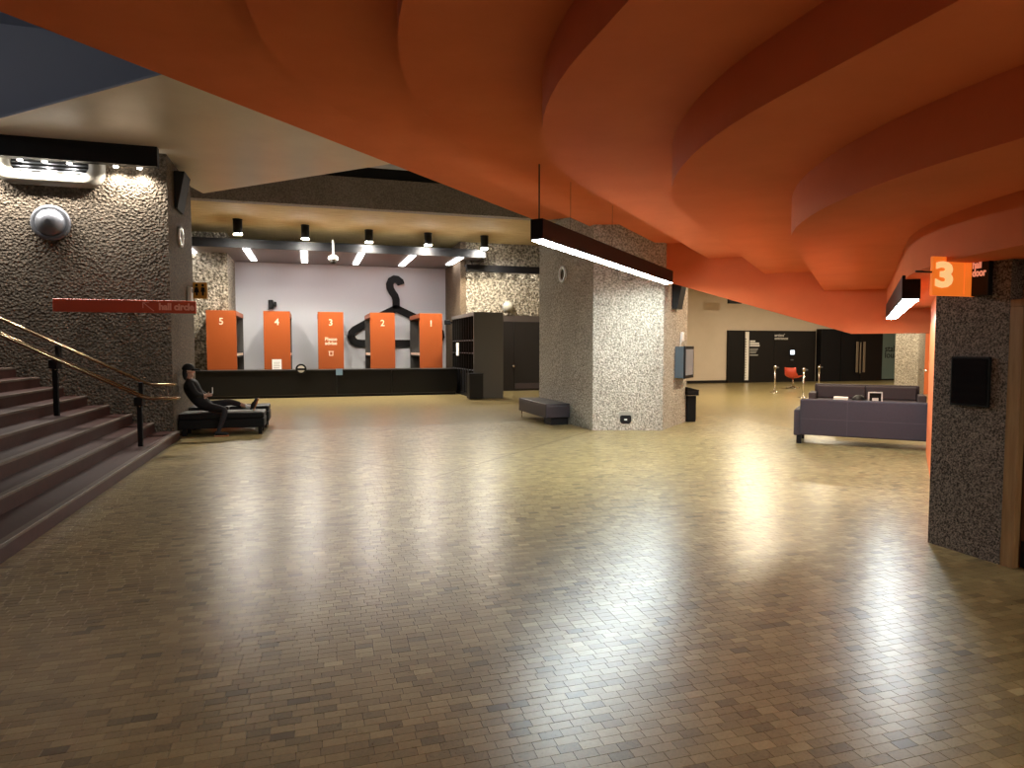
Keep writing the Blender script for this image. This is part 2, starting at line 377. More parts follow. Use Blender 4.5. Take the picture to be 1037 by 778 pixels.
for i in range(7):
    o_, n_ = allc[i], allc[i+1]; z = ZT[i]; zt = ZT[i-1] if i else ZT[0]+0.5
    vs = [(p.x, p.y, z) for p in o_] + [(p.x, p.y, z) for p in n_]; fs = [(k, k+1, NP+k+1, NP+k) for k in range(NP-1)]
    b0 = len(vs); vs += [(p.x, p.y, z) for p in o_] + [(p.x, p.y, zt) for p in o_]
    fr = [(b0+k, b0+k+1, b0+NP+k+1, b0+NP+k) for k in range(NP-1)]
    t = pymesh('soffit_tier', vs, fs+fr, M['orange'], ceil)
    t.data.polygons.foreach_set('use_smooth', [p.index >= len(fs) for p in t.data.polygons])
q1, q2 = osum(695, 291, FS), osum(862, 338, FS)
sl = (q2.z-q1.z)/(q2.x-q1.x)
xa, xb = 6.75, 16.0; za = q1.z+sl*(xa-q1.x)
fp = [Vector((xa, FS-xa, za)), q2, Vector((xb, FS-xb, q2.z)), Vector((xb, FS-xb, 4.9)), Vector((xa, FS-xa, 4.9))]
back = [p+A45*0.3 for p in fp]; n5 = 5
bm = bmesh.new(); bv = [bm.verts.new(p) for p in fp+back]
bm.faces.new(bv[:5]); bm.faces.new(bv[5:][::-1])
for i in range(5): bm.faces.new([bv[i], bv[(i+1) % 5], bv[5+(i+1) % 5], bv[5+i]])
bm_obj('fascia', bm, M['orange'], ceil)

# ---- concrete beam, board-marked ceiling and the cloakroom end
ZB = 5.72
Yb = oz(420, 214, ZB).y
structure(box('trim_1', (-9, Yb, ZB-0.0), (8.6, Yb+0.35, ZB+0.86), M['conc_beam']))
structure(box('ceiling_board', (-9, Yb+0.35, ZB+0.0), (9.8, 29.0, ZB+0.15), M['board']))
structure(box('wall_clerestory', (-9, Yb+0.36, ZB+0.16), (9, Yb+0.5, 7.4), M['black_matt']))
YWB = 27.6                                   # white wall behind the coat shelves
YCR = 24.75                                  # hammered wall with the dark doors
XL = oy(231, 300, 25.2).x; XR = oy(466, 300, YCR).x
structure(box('wall_back', (XL-0.3, YWB, 0), (XR+0.5, YWB+0.2, ZB), M['white_wall']))
structure(box('wall_back_left', (-9, 25.2, 0), (XL, YWB, ZB), M['conc_far']))
wr2 = structure(box('wall_back_right', (XR+0.22, YCR, 0), (12.0, YCR+0.3, ZB), M['conc_far']))
structure(box('trim_2', (XR, YCR-0.05, 0), (XR+0.22, YWB, ZB), M['conc_side']))
structure(box('wall_far_left', (-9.2, WLY1, 0), (-9.0, 25.2, ZB), M['conc_beam']))

# ---- central column
cp = [(5.50, 12.34), (6.87, 11.92), (8.22, 13.20), (8.22, 14.6), (7.4, 15.4), (5.42, 15.4)]
CZ = ZT[1]+0.01
colm = prism('concrete_column', cp, 0, CZ+0.4, M['conc_col'])
tag(colm, 'tall pale hammered concrete column standing in the middle of the foyer', 'column')

# ---- hall door pier on the right
pc = oz(939.5, 549.3, 0); PX = pc.x; PY = pc.y
yd = ox(1012, 570, PX).y
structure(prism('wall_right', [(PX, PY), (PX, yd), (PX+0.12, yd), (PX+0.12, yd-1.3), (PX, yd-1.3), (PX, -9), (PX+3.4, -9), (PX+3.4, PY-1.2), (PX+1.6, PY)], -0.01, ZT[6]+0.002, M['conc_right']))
# orange hall wall seen almost edge-on beyond the pier
qa = oz(937.6, 459, 0); qd = (Vector((qa.x, qa.y, 0))-Vector((PX+0.16, PY+0.02, 0)))
structure(prism('wall_hall', [(PX+0.16, PY+0.02), (qa.x, qa.y), (qa.x+0.3, qa.y-0.2), (PX+0.6, PY-0.05)], 0, ZT[6]+0.002, M['orange_wall']))

# ---- far right end
YF = 27.2
structure(box('wall_far', (9.0, YF, 0), (36, YF+0.2, 4.6), M['cream_wall']))
xp = oy(737, 388, YF).x
structure(box('baseboard_far', (9.2, YF-0.04, 0), (xp-0.02, YF, 0.13), M['panel_dark']))
structure(prism('ceiling_far', [(6.8, 12.6), (16.4, 3.0), (36, 3), (36, 27.4), (9.0, 27.4), (9.0, 15.0)], 4.5, 4.6, M['cream_wall']))
structure(box('wall_divider', (8.9, 24.8, 0), (9.1, 27.4, 6.0), M['cream_wall']))
structure(box('wall_far_right', (35.8, 3, 0), (36, 27.4, 4.6), M['orange_wall']))

# ================================================================== PENDANT LAMPS
def pendant(name, label, near_l, near_r, depth_d, htop, length, rods, dif):
    """near end bottom corners given as pixels at forward distance depth_d"""
    def at(px, py): r = ray(px, py); return CAM + r*(depth_d/ (r.x*math.sin(TH)+r.y*math.cos(TH)))
    a = at(*near_l); z0 = a.z
    w = 0.16
    t = thing(name, label, 'lamp', (a.x, a.y, z0), 0, 'pendant strip lamps')
    fr = Matrix((A45, Vector((-A45.y, A45.x, 0)), Vector((0, 0, 1)))).transposed().to_4x4()      # local x along lamp, y to the left
    box('housing', (0, -w, 0.0), (length, 0, htop), M['black'], t, 0.004, 1, fr)
    df_ = box('diffuser', (0.03, -w+0.012, -0.012), (length-0.03, -0.012, 0.004), M[dif], t, 0, 1, fr)
    for s, top in rods:
        tube('rod', [fr @ Vector((s, -w/2, htop-.005)), fr @ Vector((s, -w/2, top-z0))], 0.009 if s < .2 else 0.0025, M['black'], t, 6)
    return t, z0
L1, z1 = pendant('pendant_lamp', 'long black strip lamp with white underside hanging before the column', (537, 243), None, 7.7, 0.235, 5.9,
                 [(0.07, ZT[2]), (1.0, ZT[2]), (2.6, ZT[2])], 'glow_lamp')
L2, z2 = pendant('pendant_lamp', 'short-looking black strip lamp seen end-on beside the numeral three sign', (913, 303), None, 6.6, 0.235, 5.0,
                 [(0.3, ZT[5]), (4.0, ZT[5])], 'glow_lamp2')

def rear_lamp(label, x, y, z, zs):
    t = thing('pendant_lamp', label, 'lamp', (x, y, z), 0, 'pendant strip lamps')
    fr = Matrix((A45, Vector((-A45.y, A45.x, 0)), Vector((0, 0, 1)))).transposed().to_4x4()
    box('housing', (0, -.16, 0), (5.0, 0, .235), M['black'], t, .004, 1, fr)
    box('diffuser', (.03, -.148, -.012), (4.97, -.012, .004), M['glow_lamp3'], t, 0, 1, fr)
    for s_ in (2.6, 4.7): tube('rod', [fr @ Vector((s_, -.08, .23)), fr @ Vector((s_, -.08, zs-z))], .009, M['black'], t, 6)
rear_lamp('black strip lamp hanging behind the viewpoint, out of the picture', 0.8, -5.0, 2.5, ZT[4])
# ================================================================== LEFT PIER FITTINGS
cT, cB = oy(158, 155, 13.15), oy(158, 171, 13.15)
tr = thing('wall_wash_trough', 'long black wall-washing light trough along the top of hammered pier', 'light', (WLX, WLY0, cB.z))
box('housing', (-7, -0.42, 0.0), (cT.x-WLX+.05, -0.26, cT.z-cB.z+.12), M['black'], tr, 0.005, 1)
box('top_plate', (-7, -0.42, cT.z-cB.z+.10), (cT.x-WLX+.05, 0.0, cT.z-cB.z+.14), M['black'], tr)
for px in (-60, -32, -6, 20, 45, 70, 117, 141):
    p = oy(px, 162, WLY0-0.17)
    lathe('lamp_head', [(0.01, 0.10), (0.035, 0.09), (0.04, 0.0), (0.03, -0.004)], M['glow_wash'], tr, 12, Matrix.Translation((p.x-WLX, -0.17, -0.005)))
    spot('wash_light', (p.x-WLX, -0.17, -0.03), (0, 0.20, -1), LK['trough'], (1.0, 0.93, 0.84), 140, 0.8, 0.03, tr)
# air vent
def vent():
    a, b = oy(-6, 162, WLY0), oy(108, 192, WLY0)
    t = thing('air_vent', 'cream air vent with rounded frame and dark grille on hammered pier', 'vent', ((a.x+b.x)/2, WLY0, b.z))
    w, h = (b.x-a.x)/2, 0.75
    def rr(w, h, r, y, n=6):
        pts = []
        for cx_, cz_, a0 in ((w-r, r, -90), (w-r, h-r, 0), (-w+r, h-r, 90), (-w+r, r, 180)):
            for k in range(n+1): an = math.radians(a0+90*k/n); pts.append(Vector((cx_+r*math.cos(an), y, cz_+r*math.sin(an))))
        return pts
    o1, i1 = rr(w, h, 0.28, -0.07), [p+Vector((0, 0, 0.20)) for p in rr(w-0.24, h-0.36, 0.15, -0.10)]
    o2, i2 = [Vector((p.x, 0.0, p.z)) for p in o1], [Vector((p.x, 0.0, p.z)) for p in i1]
    N = len(o1); vs = o2+o1+i1+i2; fs = []
    for r_ in range(3):
        for k in range(N): fs.append((r_*N+k, r_*N+(k+1) % N, (r_+1)*N+(k+1) % N, (r_+1)*N+k))
    pymesh('surround', vs, fs, M['offwhite'], t, True)
    box('recess', (-w+.25, -0.012, .21), (w-.25, -0.004, h-.18), M['black_matt'], t)
    for k in range(6):
        box('slat', (-w+.26, -0.055, 0.235+k*0.06), (w-.26, -0.02, 0.255+k*0.06), M['grey_metal'], t)
vent()
p = oy(52, 226, WLY0)
sp = thing('wall_speaker', 'round grey domed loudspeaker on hammered pier below the vent', 'speaker', (p.x, WLY0, p.z))
rx = frame((0, 0, 0), (1, 0, 0), (0, 0, 1))
lathe('rim', [(0.30, 0.0), (0.31, 0.03), (0.28, 0.06), (0.24, 0.05)], M['grey_metal'], sp, 32, rx)
lathe('dome', [(0.24, 0.045), (0.21, 0.09), (0.13, 0.15), (0.10, 0.165), (0.04, 0.175)], M['grey_metal'], sp, 32, rx)
# direction sign "hall circle"
a, b, c = oy(53, 301, 12.95), oy(198, 305, 12.95), oy(198, 317.5, 12.95)
sg = thing('direction_sign', 'long red blade sign reading hall circle on the hammered pier', 'sign', (a.x, 12.95, c.z))
Ls, hs = b.x-a.x, b.z-c.z
box('blade', (0, 0, 0), (Ls, 0.10, hs), M['red_sign'], sg, 0.006, 1)
for s in (0.4, Ls-1.2): box('bracket', (s, 0.10, hs*.3), (s+0.06, 0.45, hs*.7), M['black'], sg)
xt = oy(161, 312, 12.95).x-a.x
text('lettering', 'hall circle', hs*0.80, M['letter_red'], frame((xt, -0.003, hs*0.22), (1, 0, 0), (0, 0, 1)), sg, 0.003, 0.008, fit=(oy(196.8, 312, 12.95).x-a.x-xt, hs*.58))
xa_ = oy(150, 310, 12.95).x-a.x
bm = bmesh.new()
for (x0_, z0_, x1_, z1_) in ((-.08, .07, .09, -.08), (-.085, .07, .02, .07), (-.08, .075, -.08, -.03)):
    dd = Vector((x1_-x0_, 0, z1_-z0_)); an = math.atan2(dd.z, dd.x)
    box_bm(bm, (0, -.008, -.006), (dd.length, .002, .006), Matrix.Translation((xa_+x0_, 0, hs*.5+z0_)) @ Matrix.Rotation(-an, 4, 'Y'))
bm_obj('arrow', bm, M['letter_red'], sg)
# small fittings on the side face of the pier
p = ox(190, 296, WLX); q = ox(187, 305, WLX)
em = thing('emergency_light', 'small white emergency light on the pier side above the red sign', 'light', (WLX, p.y, q.z))
box('case', (0.002, -.09, 0), (.09, .09, .32), M['white'], em, 0.02, 2); box('lens', (0.088, -.05, .2), (.096, .05, .28), M['panel_dark'], em)
p = ox(181.5, 240, WLX)
lp = thing('wall_ring_lamp', 'oval white ring fitting on the shaded side of the left pier', 'wall fitting', (WLX, p.y, p.z))
ry = frame((0, 0, 0), (0, 1, 0), (0, 0, 1))
lathe('ring', [(0.14, 0.0), (0.20, 0.0), (0.20, 0.05), (0.14, 0.05), (0.14, 0.01)], M['white'], lp, 24, ry); lathe('plate', [(0.14, 0.0), (0.14, 0.02)], M['conc_side'], lp, 24, ry)
p = ox(179, 195, WLX)
ls = thing('black_loudspeaker', 'black wedge loudspeaker fixed under soffit on the left pier side', 'speaker', (WLX, p.y, p.z))
bm = bmesh.new(); vv = box_bm(bm, (0.012, -.32, -.36), (.20, .32, .34))
for v in vv:
    if v.co.z < 0 and v.co.x > .1: v.co.x = .06
bm_obj('cabinet', bm, M['black_matt'], ls); box('bracket', (0.003, -.05, -.1), (.02, .05, .1), M['black'], ls)
# toilets sign
a, b = oy(194.5, 286, 15.98), oy(210, 302.5, 15.98)
wc = thing('toilet_sign', 'small orange square sign with two black figures behind the left pier', 'sign', ((a.x+b.x)/2, 15.98, b.z))
w, h = (b.x-a.x)/2, a.z-b.z
box('plate', (-w, 0, 0), (w, .05, h), M['wc_sign'], wc, .004, 1)
box('arm', (-w-.5, -0.08, h*.45), (-w, .04, h*.55), M['black'], wc)
for s in (-1, 1):
    fx = s*w*0.42
    bm = bmesh.new()
    bmesh.ops.create_circle(bm, cap_ends=True, radius=h*.085, segments=12, matrix=frame((fx, -.004, h*.83), (1, 0, 0), (0, 0, 1)))
    pts = [(-.16, .70), (.16, .70), (.24, .40), (.12, .42), (.10, .18), (-.10, .18), (-.12, .42), (-.24, .40)] if s > 0 else [(-.14, .70), (.14, .70), (.28, .36), (.10, .36), (.09, .18), (-.09, .18), (-.10, .36), (-.28, .36)]
    bm.faces.new([bm.verts.new((fx+x*w*1.3, -.004, z*h)) for x, z in pts]); bm_obj('figure', bm, M['black'], wc)

# ================================================================== STAIRS
st = thing('staircase', 'wide dark red-brown stair rising to the left against the pier', 'stairs', (-2.36, 0, 0))
RISE, TREAD = 0.172, 0.355
def step_x(k): return 0.0 if k == 1 else -.41-TREAD*(k-2)
def step_z(k): return 0.0 if k == 0 else .15+RISE*(k-1)
for k in range(1, 17):
    s_ = box('step', (step_x(k+1)-.03, -8.9, max(0, step_z(k-1)-.02)), (step_x(k), WLY0-.005, step_z(k)), M['stair'], st)
    box('nosing', (step_x(k)-.065, -8.9, step_z(k)-.03), (step_x(k)+.006, WLY0-.01, step_z(k)+.003), M['nosing'], s_, .003, 1)
hr = thing('stair_handrail', 'double brass handrail on black posts running up the stairs', 'handrail', (-2.36, 11.5, 0))
sl_ = RISE/TREAD
def railz(x, h0): return h0 + sl_*1.08*max(0, -x-0.12)
def uloop(y0, y1, h0, xe):
    r = (y1-y0)/2; yc = (y0+y1)/2; p = []
    for x in (-6.2, -3.0, -0.35): p.append((x, y0, railz(x, h0)))
    p += [(-.2, y0, railz(-.2, h0)), (-.08, y0, h0), (xe-r, y0, h0)]
    for k in range(1, 8): a = math.pi*k/8; p.append((xe-r+r*math.sin(a), yc-r*math.cos(a), h0))
    p += [(xe-r, y1, h0), (-.08, y1, h0), (-.2, y1, railz(-.2, h0))]
    for x in (-.35, -3.0, -6.2): p.append((x, y1, railz(x, h0)))
    return p
tube('rail', uloop(-.09, .10, .90, .34), .022, M['brass'], hr, 10)
tube('rail', uloop(.16, .24, 1.105, .26), .020, M['brass'], hr, 10)
for (px, py, k) in ((138, 452, 1), (57, 421, 4), (-45, 385, 8)):
    x = step_x(k)-.22; zt = railz(x, .90)
    po = box('post', (x-.035, -.03, step_z(k)-.005), (x+.035, .03, zt-.07), M['black'], hr, .006, 1)
    box('bracket', (x-.06, -.09, zt-.16), (x+.06, .10, zt-.02), M['black'], hr, .01, 1)
    box('bracket', (x-.03, .10, zt-.10), (x+.03, .22, zt+.20), M['black'], hr, .006, 1)
    lathe('bolt', [(.012, 0), (.012, .012), (.004, .014)], M['chrome'], po, 8, frame((x+.01, -.03, zt-.17), (1, 0, 0), (0, 0, 1)))

# ================================================================== BENCHES + PERSON (by the left pier)
def chaise(label, x1, y0, y1, h):
    t = thing('leather_bench', label, 'bench', (WLX+.02, y0, 0), 0, 'black leather benches by the pier')
    L = x1-WLX-.02; d = y1-y0
    box('base', (0, 0, .14), (L, d, h-.12), M['leather'], t, .02, 2)
    for k in range(2): box('cushion', (L*k/2+.004, -.005, h-.12), (L*(k+1)/2-.004, d+.005, h), M['leather'], t, .03, 3)
    for x in (.06, L-.12):
        for y in (.06, d-.12): box('leg', (x, y, 0), (x+.07, y+.07, .145), M['black'], t)
    return t
xb1 = oy(268, 443, 13.68).x; xb2 = oy(274, 430, 15.2).x
chaise('black leather bench with a person sitting on it against the pier', xb1, 13.68, 14.38, .44)
chaise('black leather bench standing behind the occupied one beside the pier', xb2, 14.75, 15.45, .47)

def person():
    base = Vector((-2.02, 13.98, .44))
    root = thing('person', 'person in black with cap sitting on the bench, legs stretched along it', 'person', base)
    V, R, E = [], [], []
    def v(x, y, z, r, link=None):
        V.append(Vector((x, y, z))-base); R.append(r); i = len(V)-1
        if link is not None: E.append((link, i))
        return i
    pel = v(-2.04, 13.98, .585, .15)
    wst = v(-2.14, 13.98, .74, .155, pel); che = v(-2.23, 13.98, .92, .175, wst); sh = v(-2.27, 13.98, 1.03, .13, che)
    nk = v(-2.27, 13.98, 1.10, .058, sh); hb = v(-2.27, 13.98, 1.17, .078, nk); hm = v(-2.265, 13.98, 1.25, .098, hb); v(-2.27, 13.98, 1.32, .075, hm)
    v(-2.155, 13.98, 1.225, .014, hm)                                           # nose
    v(-2.19, 13.98, 1.165, .03, hb)                                             # chin
    for s in (-1, 1):
        v(-2.275, 13.98+s*.108, 1.235, .018, hm)                                # ears
        a = v(-2.25, 13.98+s*.19, 1.01, .085, sh); b_ = v(-2.12, 13.98+s*.265, .81, .068, a)
        c_ = v(-1.98, 13.98+s*.10, .765, .036, b_); d_ = v(-1.92, 13.98+s*.055, .775, .030, c_)
        for k, (dx, dyy, dz_, l) in enumerate(((.05, -.012, .028, 1), (.055, -.004, .012, 1), (.052, .004, -.004, 1), (.044, .012, -.018, 1))):
            f1 = v(-1.92+dx*.75, 13.98+s*(.055+dyy), .775+dz_, .0095, d_); v(-1.92+dx*1.1, 13.98+s*(.02+dyy*.6), .775+dz_*1.2, .0075, f1)
        t1 = v(-1.935, 13.98+s*.03, .81, .011, d_); v(-1.915, 13.98+s*.012, .835, .008, t1)
    # leg along the bench (far side) and leg over the edge (near side)
    h1 = v(-1.95, 14.09, .56, .10, pel); k1 = v(-1.55, 14.10, .615, .066, h1); c1 = v(-1.38, 14.09, .565, .058, k1); a1 = v(-1.19, 14.08, .50, .038, c1)
    ft = v(-1.15, 14.08, .52, .042, a1); v(-1.10, 14.09, .62, .032, ft)
    h2 = v(-1.95, 13.87, .55, .10, pel); k2 = v(-1.60, 13.70, .50, .066, h2); c2 = v(-1.63, 13.62, .34, .056, k2); a2 = v(-1.72, 13.57, .09, .038, c2)
    f2 = v(-1.68, 13.56, .05, .040, a2); v(-1.55, 13.55, .036, .033, f2)
    me = bpy.data.meshes.new('body'); me.from_pydata(V, E, []); o = bpy.data.objects.new('body', me); COL.objects.link(o)
    sk = o.modifiers.new('skin', 'SKIN'); sk.use_smooth_shade = True
    for i, r in enumerate(R): me.skin_vertices[0].data[i].radius = (r, r); me.skin_vertices[0].data[i].use_root = (i == 0)
    sb = o.modifiers.new('sub', 'SUBSURF'); sb.levels = 2; sb.render_levels = 2
    dg = bpy.context.evaluated_depsgraph_get(); dg.update()
    m2 = bpy.data.meshes.new_from_object(o.evaluated_get(dg)); bpy.data.objects.remove(o)
    m2.name = 'body'; body = link('body', m2, root, M['cloth'])
    m2.materials.append(M['trouser']); m2.materials.append(M['skin']); m2.materials.append(M['white'])
    for p in m2.polygons:
        c = p.center + base; p.use_smooth = True
        if c.z > 1.10 and c.x > -2.29: p.material_index = 2
        elif c.x > -1.99 and c.z > .71 and c.x < -1.8: p.material_index = 2
        elif -1.36 < c.x < -1.27 and c.z > .45: p.material_index = 2
        elif -1.27 <= c.x < -1.17 and c.z > .4: p.material_index = 3
        elif c.z < .60 or (c.x > -1.9 and c.z < .75): p.material_index = 1
    # cap with brim
    bm = bmesh.new(); bmesh.ops.create_uvsphere(bm, u_segments=20, v_segments=10, radius=.118)
    for v_ in bm.verts:
        if v_.co.z < 0: v_.co.z *= .15
    box_bm(bm, (.06, -.08, -.022), (.21, .08, .008))
    bm_obj('cap', bm, M['cloth'], root, True).location = Vector((-2.275, 13.98, 1.275))-base
    # hair behind and shoes, phone
    bm = bmesh.new(); bmesh.ops.create_uvsphere(bm, u_segments=16, v_segments=10, radius=.10)
    for v_ in bm.verts: v_.co.z *= 1.35; v_.co.x = v_.co.x*.6
    bm_obj('hair', bm, M['cloth'], root, True).location = Vector((-2.325, 13.98, 1.20))-base
    def shoe(loc, rot):
        bm = bmesh.new(); vv = box_bm(bm, (-.13, -.048, 0), (.13, .048, .09))
        for v_ in vv:
            if v_.co.x > 0 and v_.co.z > .05: v_.co.z = .045
        bmesh.ops.bevel(bm, geom=bm.edges[:], offset=.02, segments=3, affect='EDGES')
        s_ = bm_obj('shoe', bm, M['cloth'], root, True); s_.location = Vector(loc)-base; s_.rotation_euler = rot
        box('sole', (-.13, -.05, -.022), (.13, .05, .004), M['tan'], s_, .008, 1)
    shoe((-1.08, 14.08, .56), (0, math.radians(-68), 0)); shoe((-1.66, 13.56, .022), (0, 0, 0))
    box('phone', (-1.86, 13.93, .80), (-1.85, 14.00, .92), M['white'], None, .004, 1).name = 'mobile_phone'
    ph_ = bpy.data.objects['mobile_phone']; tag(ph_, 'small white phone held in the seated person\'s hands', 'phone')
person()

# ================================================================== CLOAKROOM
def counter():
    a, b = oy(190, 405, 23.3), oy(463, 400, 23.3); zt = oy(330, 374.5, 23.3).z
    t = thing('cloakroom_counter', 'long low charcoal counter in front of the orange coat shelves', 'counter', (a.x, 23.3, 0))
    L = b.x-a.x; cuts = [0, oy(341, 390, 23.3).x-a.x, oy(397, 390, 23.3).x-a.x, L]
    box('carcass', (0.02, .05, .08), (L-.02, .85, zt-.06), M['grey_dark'], t)
    for k in range(3): box('front_panel', (cuts[k]+.008, 0, .10), (cuts[k+1]-.008, .05, zt-.05), M['panel_dark2'], t, .004, 1)
    box('worktop', (0, -.03, zt-.05), (L, .88, zt), M['panel_dark2'], t, .006, 1)
    box('plinth', (0.05, .06, 0), (L-.05, .8, .10), M['black'], t)
    p = oy(343.5, 377, 23.3); box('sticker', (p.x-a.x-.11, -.036, p.z-.10), (p.x-a.x+.11, -.031, p.z+.12), mat('blue_sticker', (.25, .42, .62), .5), t)
    return zt
ZC = counter()
p = oy(305, 374, 23.35)
rd = thing('round_desk_sign', 'small round black and white sign on the counter edge by panel four', 'sign', (p.x, 23.24, ZC-.12))
ry2 = frame((0, 0, .15), (1, 0, 0), (0, 0, 1))
lathe('disc', [(.16, -.02), (.18, 0), (.16, .02)], M['black'], rd, 24, ry2); lathe('face', [(.12, .02), (.12, .026)], M['paper'], rd, 24, ry2)
box('text_band', (-.12, -.032, .11), (.12, -.027, .18), M['black'], rd); box('clip', (-.05, -.02, .04), (.05, .029, .10), M['black'], rd)

UY0, UY1 = 24.35, 27.0
UN = [('5', 209, 239.5, 'orange coat shelf unit numbered five, leftmost behind the counter'),
      ('4', 267, 294, 'orange coat shelf unit numbered four with a white notice at its foot'),
      ('3', 322, 348, 'orange coat shelf unit numbered three with small lettering'),
      ('2', 375, 400, 'orange coat shelf unit numbered two before the giant hanger'),
      ('1', 425, 448, 'orange coat shelf unit numbered one beside the dark lockers')]
ZU = oy(335, 316, UY0).z
coat_cols = [M['trouser'], M['panel_dark'], mat('grey_coat', (.10, .10, .11), .9), mat('navy_coat', (.02, .025, .045), .9)]
for num, p0, p1, lab in UN:
    a, b = oy(p0, 340, UY0), oy(p1, 340, UY0); w = b.x-a.x; D = UY1-UY0
    t = thing('coat_shelf_unit', lab, 'shelving', (a.x, UY0, 0), 0, 'numbered coat shelf units')
    ep = box('end_panel', (0, 0, 0), (w, .05, ZU), M['orange_panel'], t, .004, 1)
    text('numeral', num, .32, M['letter_pale'], frame((w/2, -.004, ZU-.48), (1, 0, 0), (0, 0, 1)), ep, .003, .003, 'CENTER')
    box('top_panel', (0.01, .05, ZU-.16), (w-.01, D, ZU), M['orange_panel'], t, .004, 1)
    box('rear_panel', (.02, D-.05, 0), (w-.02, D, ZU-.16), M['grey_dark'], t)
    box('shelf', (.03, .05, 1.35), (w-.03, D-.05, 1.40), M['panel_dark'], t)
    box('shelf', (.03, .05, .12), (w-.03, D-.05, .17), M['panel_dark'], t)
    box('divider', (w/2-.015, .05, .17), (w/2+.015, D-.05, 1.35), M['panel_dark'], t)
    tube('rail', [(w/2, .06, ZU-.30), (w/2, D-.06, ZU-.30)], .018, M['chrome'], t, 8)
    tube('rail', [(w/2+.3, .06, 1.28), (w/2+.3, D-.06, 1.28)], .014, M['chrome'], t, 8)
    for s in (-1, 1):
        boxes('number_tag_row', [((w/2+s*(w/2-.035)-.01, .25+k*.26, 1.41), (w/2+s*(w/2-.035)+.01, .33+k*.26, 1.50)) for k in range(9)], M['letter_pale'], t)['kind'] = 'stuff'
    # a few coats left on the upper rail
    for k in range({'5': 2, '4': 0, '3': 1, '2': 1, '1': 2}[num]):
        yy = .45+k*.5+random.random()*.2
        bm = bmesh.new(); vv = box_bm(bm, (w/2-.24, yy-.05, ZU-1.30), (w/2+.24, yy+.05, ZU-.36))
        for v_ in vv:
            if v_.co.z > ZU-.5: v_.co.x = w/2+(v_.co.x-w/2)*.75; v_.co.y = yy+(v_.co.y-yy)*.5
        bmesh.ops.bevel(bm, geom=bm.edges[:], offset=.03, segments=2, affect='EDGES')
        ct = bm_obj('hanging_coat', bm, coat_cols[(k+int(num)) % 4], None, True); ct.location = (a.x, UY0, 0)
        tag(ct, 'dark coat hanging on the rail of shelf unit %s, %s the counter' % (dict(zip('54321', ('five', 'four', 'three', 'two', 'one')))[num], 'nearer' if k == 0 else 'farther from'), 'coat')
    if num == '3':
        text('lettering', 'Please\nadvise', .17, M['letter_pale'], frame((w/2, -.004, ZU-1.02), (1, 0, 0), (0, 0, 1)), ep, .002, .004, 'CENTER', .85)
        boxes('symbol', [((w/2-.09, -.006, ZU-1.42), (w/2+.09, 0, ZU-1.395)), ((w/2-.07, -.006, ZU-1.56), (w/2+.07, 0, ZU-1.535)), ((w/2-.07, -.006, ZU-1.56), (w/2-.045, 0, ZU-1.40)), ((w/2+.045, -.006, ZU-1.56), (w/2+.07, 0, ZU-1.40))], M['letter_pale'], ep)
    if num == '4':
        l, r_ = oy(275.5, 364, UY0).x-a.x, oy(285, 364, UY0).x-a.x; zz = oy(280, 364, UY0).z
        nt = box('notice', (l, -.012, zz-.52), (r_, -.002, zz), M['paper'], t)
        boxes('print', [((l+.05, -.014, zz-.12-k*.06), (r_-.05-.02*(k % 2), -.0125, zz-.10-k*.06)) for k in range(6)], mat('grey_print', (.45, .42, .4), .6), nt)

# giant hanger on the white wall
def hanger():
    def wp(px, py): return oy(px, py, YWB)
    base = wp(401, 347); hw_ = .145
    t = thing('giant_coat_hanger', 'giant black coat hanger mounted flat on the white wall', 'wall sculpture', (base.x, YWB, base.z))
    def ribbon(name, pix, closed, caps=False):
        pts = [wp(*q)-Vector((base.x, YWB, base.z)) for q in pix]; N = len(pts); L, Rr = [], []
        for i in range(N):
            if closed: t0, t1 = (pts[i]-pts[i-1]).normalized(), (pts[(i+1) % N]-pts[i]).normalized()
            else: t0 = (pts[i]-pts[max(i-1, 0)]).normalized() if i else (pts[1]-pts[0]).normalized(); t1 = (pts[min(i+1, N-1)]-pts[i]).normalized() if i < N-1 else t0
            tt = (t0+t1).normalized(); nrm = Vector((-tt.z, 0, tt.x)); k = hw_/max(.45, nrm.dot(Vector((-t0.z, 0, t0.x))))
            L.append(pts[i]+nrm*k); Rr.append(pts[i]-nrm*k)
        vs = []
        for i in range(N):
            vs += [L[i]+Vector((0, -.10, 0)), Rr[i]+Vector((0, -.10, 0)), Rr[i]+Vector((0, -.003, 0)), L[i]+Vector((0, -.003, 0))]
        fs = []
        for i in range(N if closed else N-1):
            j = (i+1) % N
            for k in range(4): fs.append((i*4+k, i*4+(k+1) % 4, j*4+(k+1) % 4, j*4+k))
        if not closed: fs += [(0, 1, 2, 3), ((N-1)*4+3, (N-1)*4+2, (N-1)*4+1, (N-1)*4)]
        bm = bmesh.new(); bv = [bm.verts.new(v) for v in vs]
        for f in fs: bm.faces.new([bv[i] for i in f])
        bm_obj(name, bm, M['black'], t)
    ribbon('hook', [(406, 288.5), (405, 285.5), (402, 283.2), (399, 282.8), (396, 284.5), (394.6, 288), (395, 292), (397, 296), (399.8, 300), (401, 304), (401, 313)], False)
    ribbon('bar', [(401, 312.5), (379, 323), (359, 334), (356.2, 337), (355.5, 341), (357.5, 345), (361, 347.3), (366, 347.8),
                   (436, 347.8), (441, 347.3), (444.5, 345), (446.5, 341), (445.8, 337), (443, 334), (423, 323)], True)
hanger()
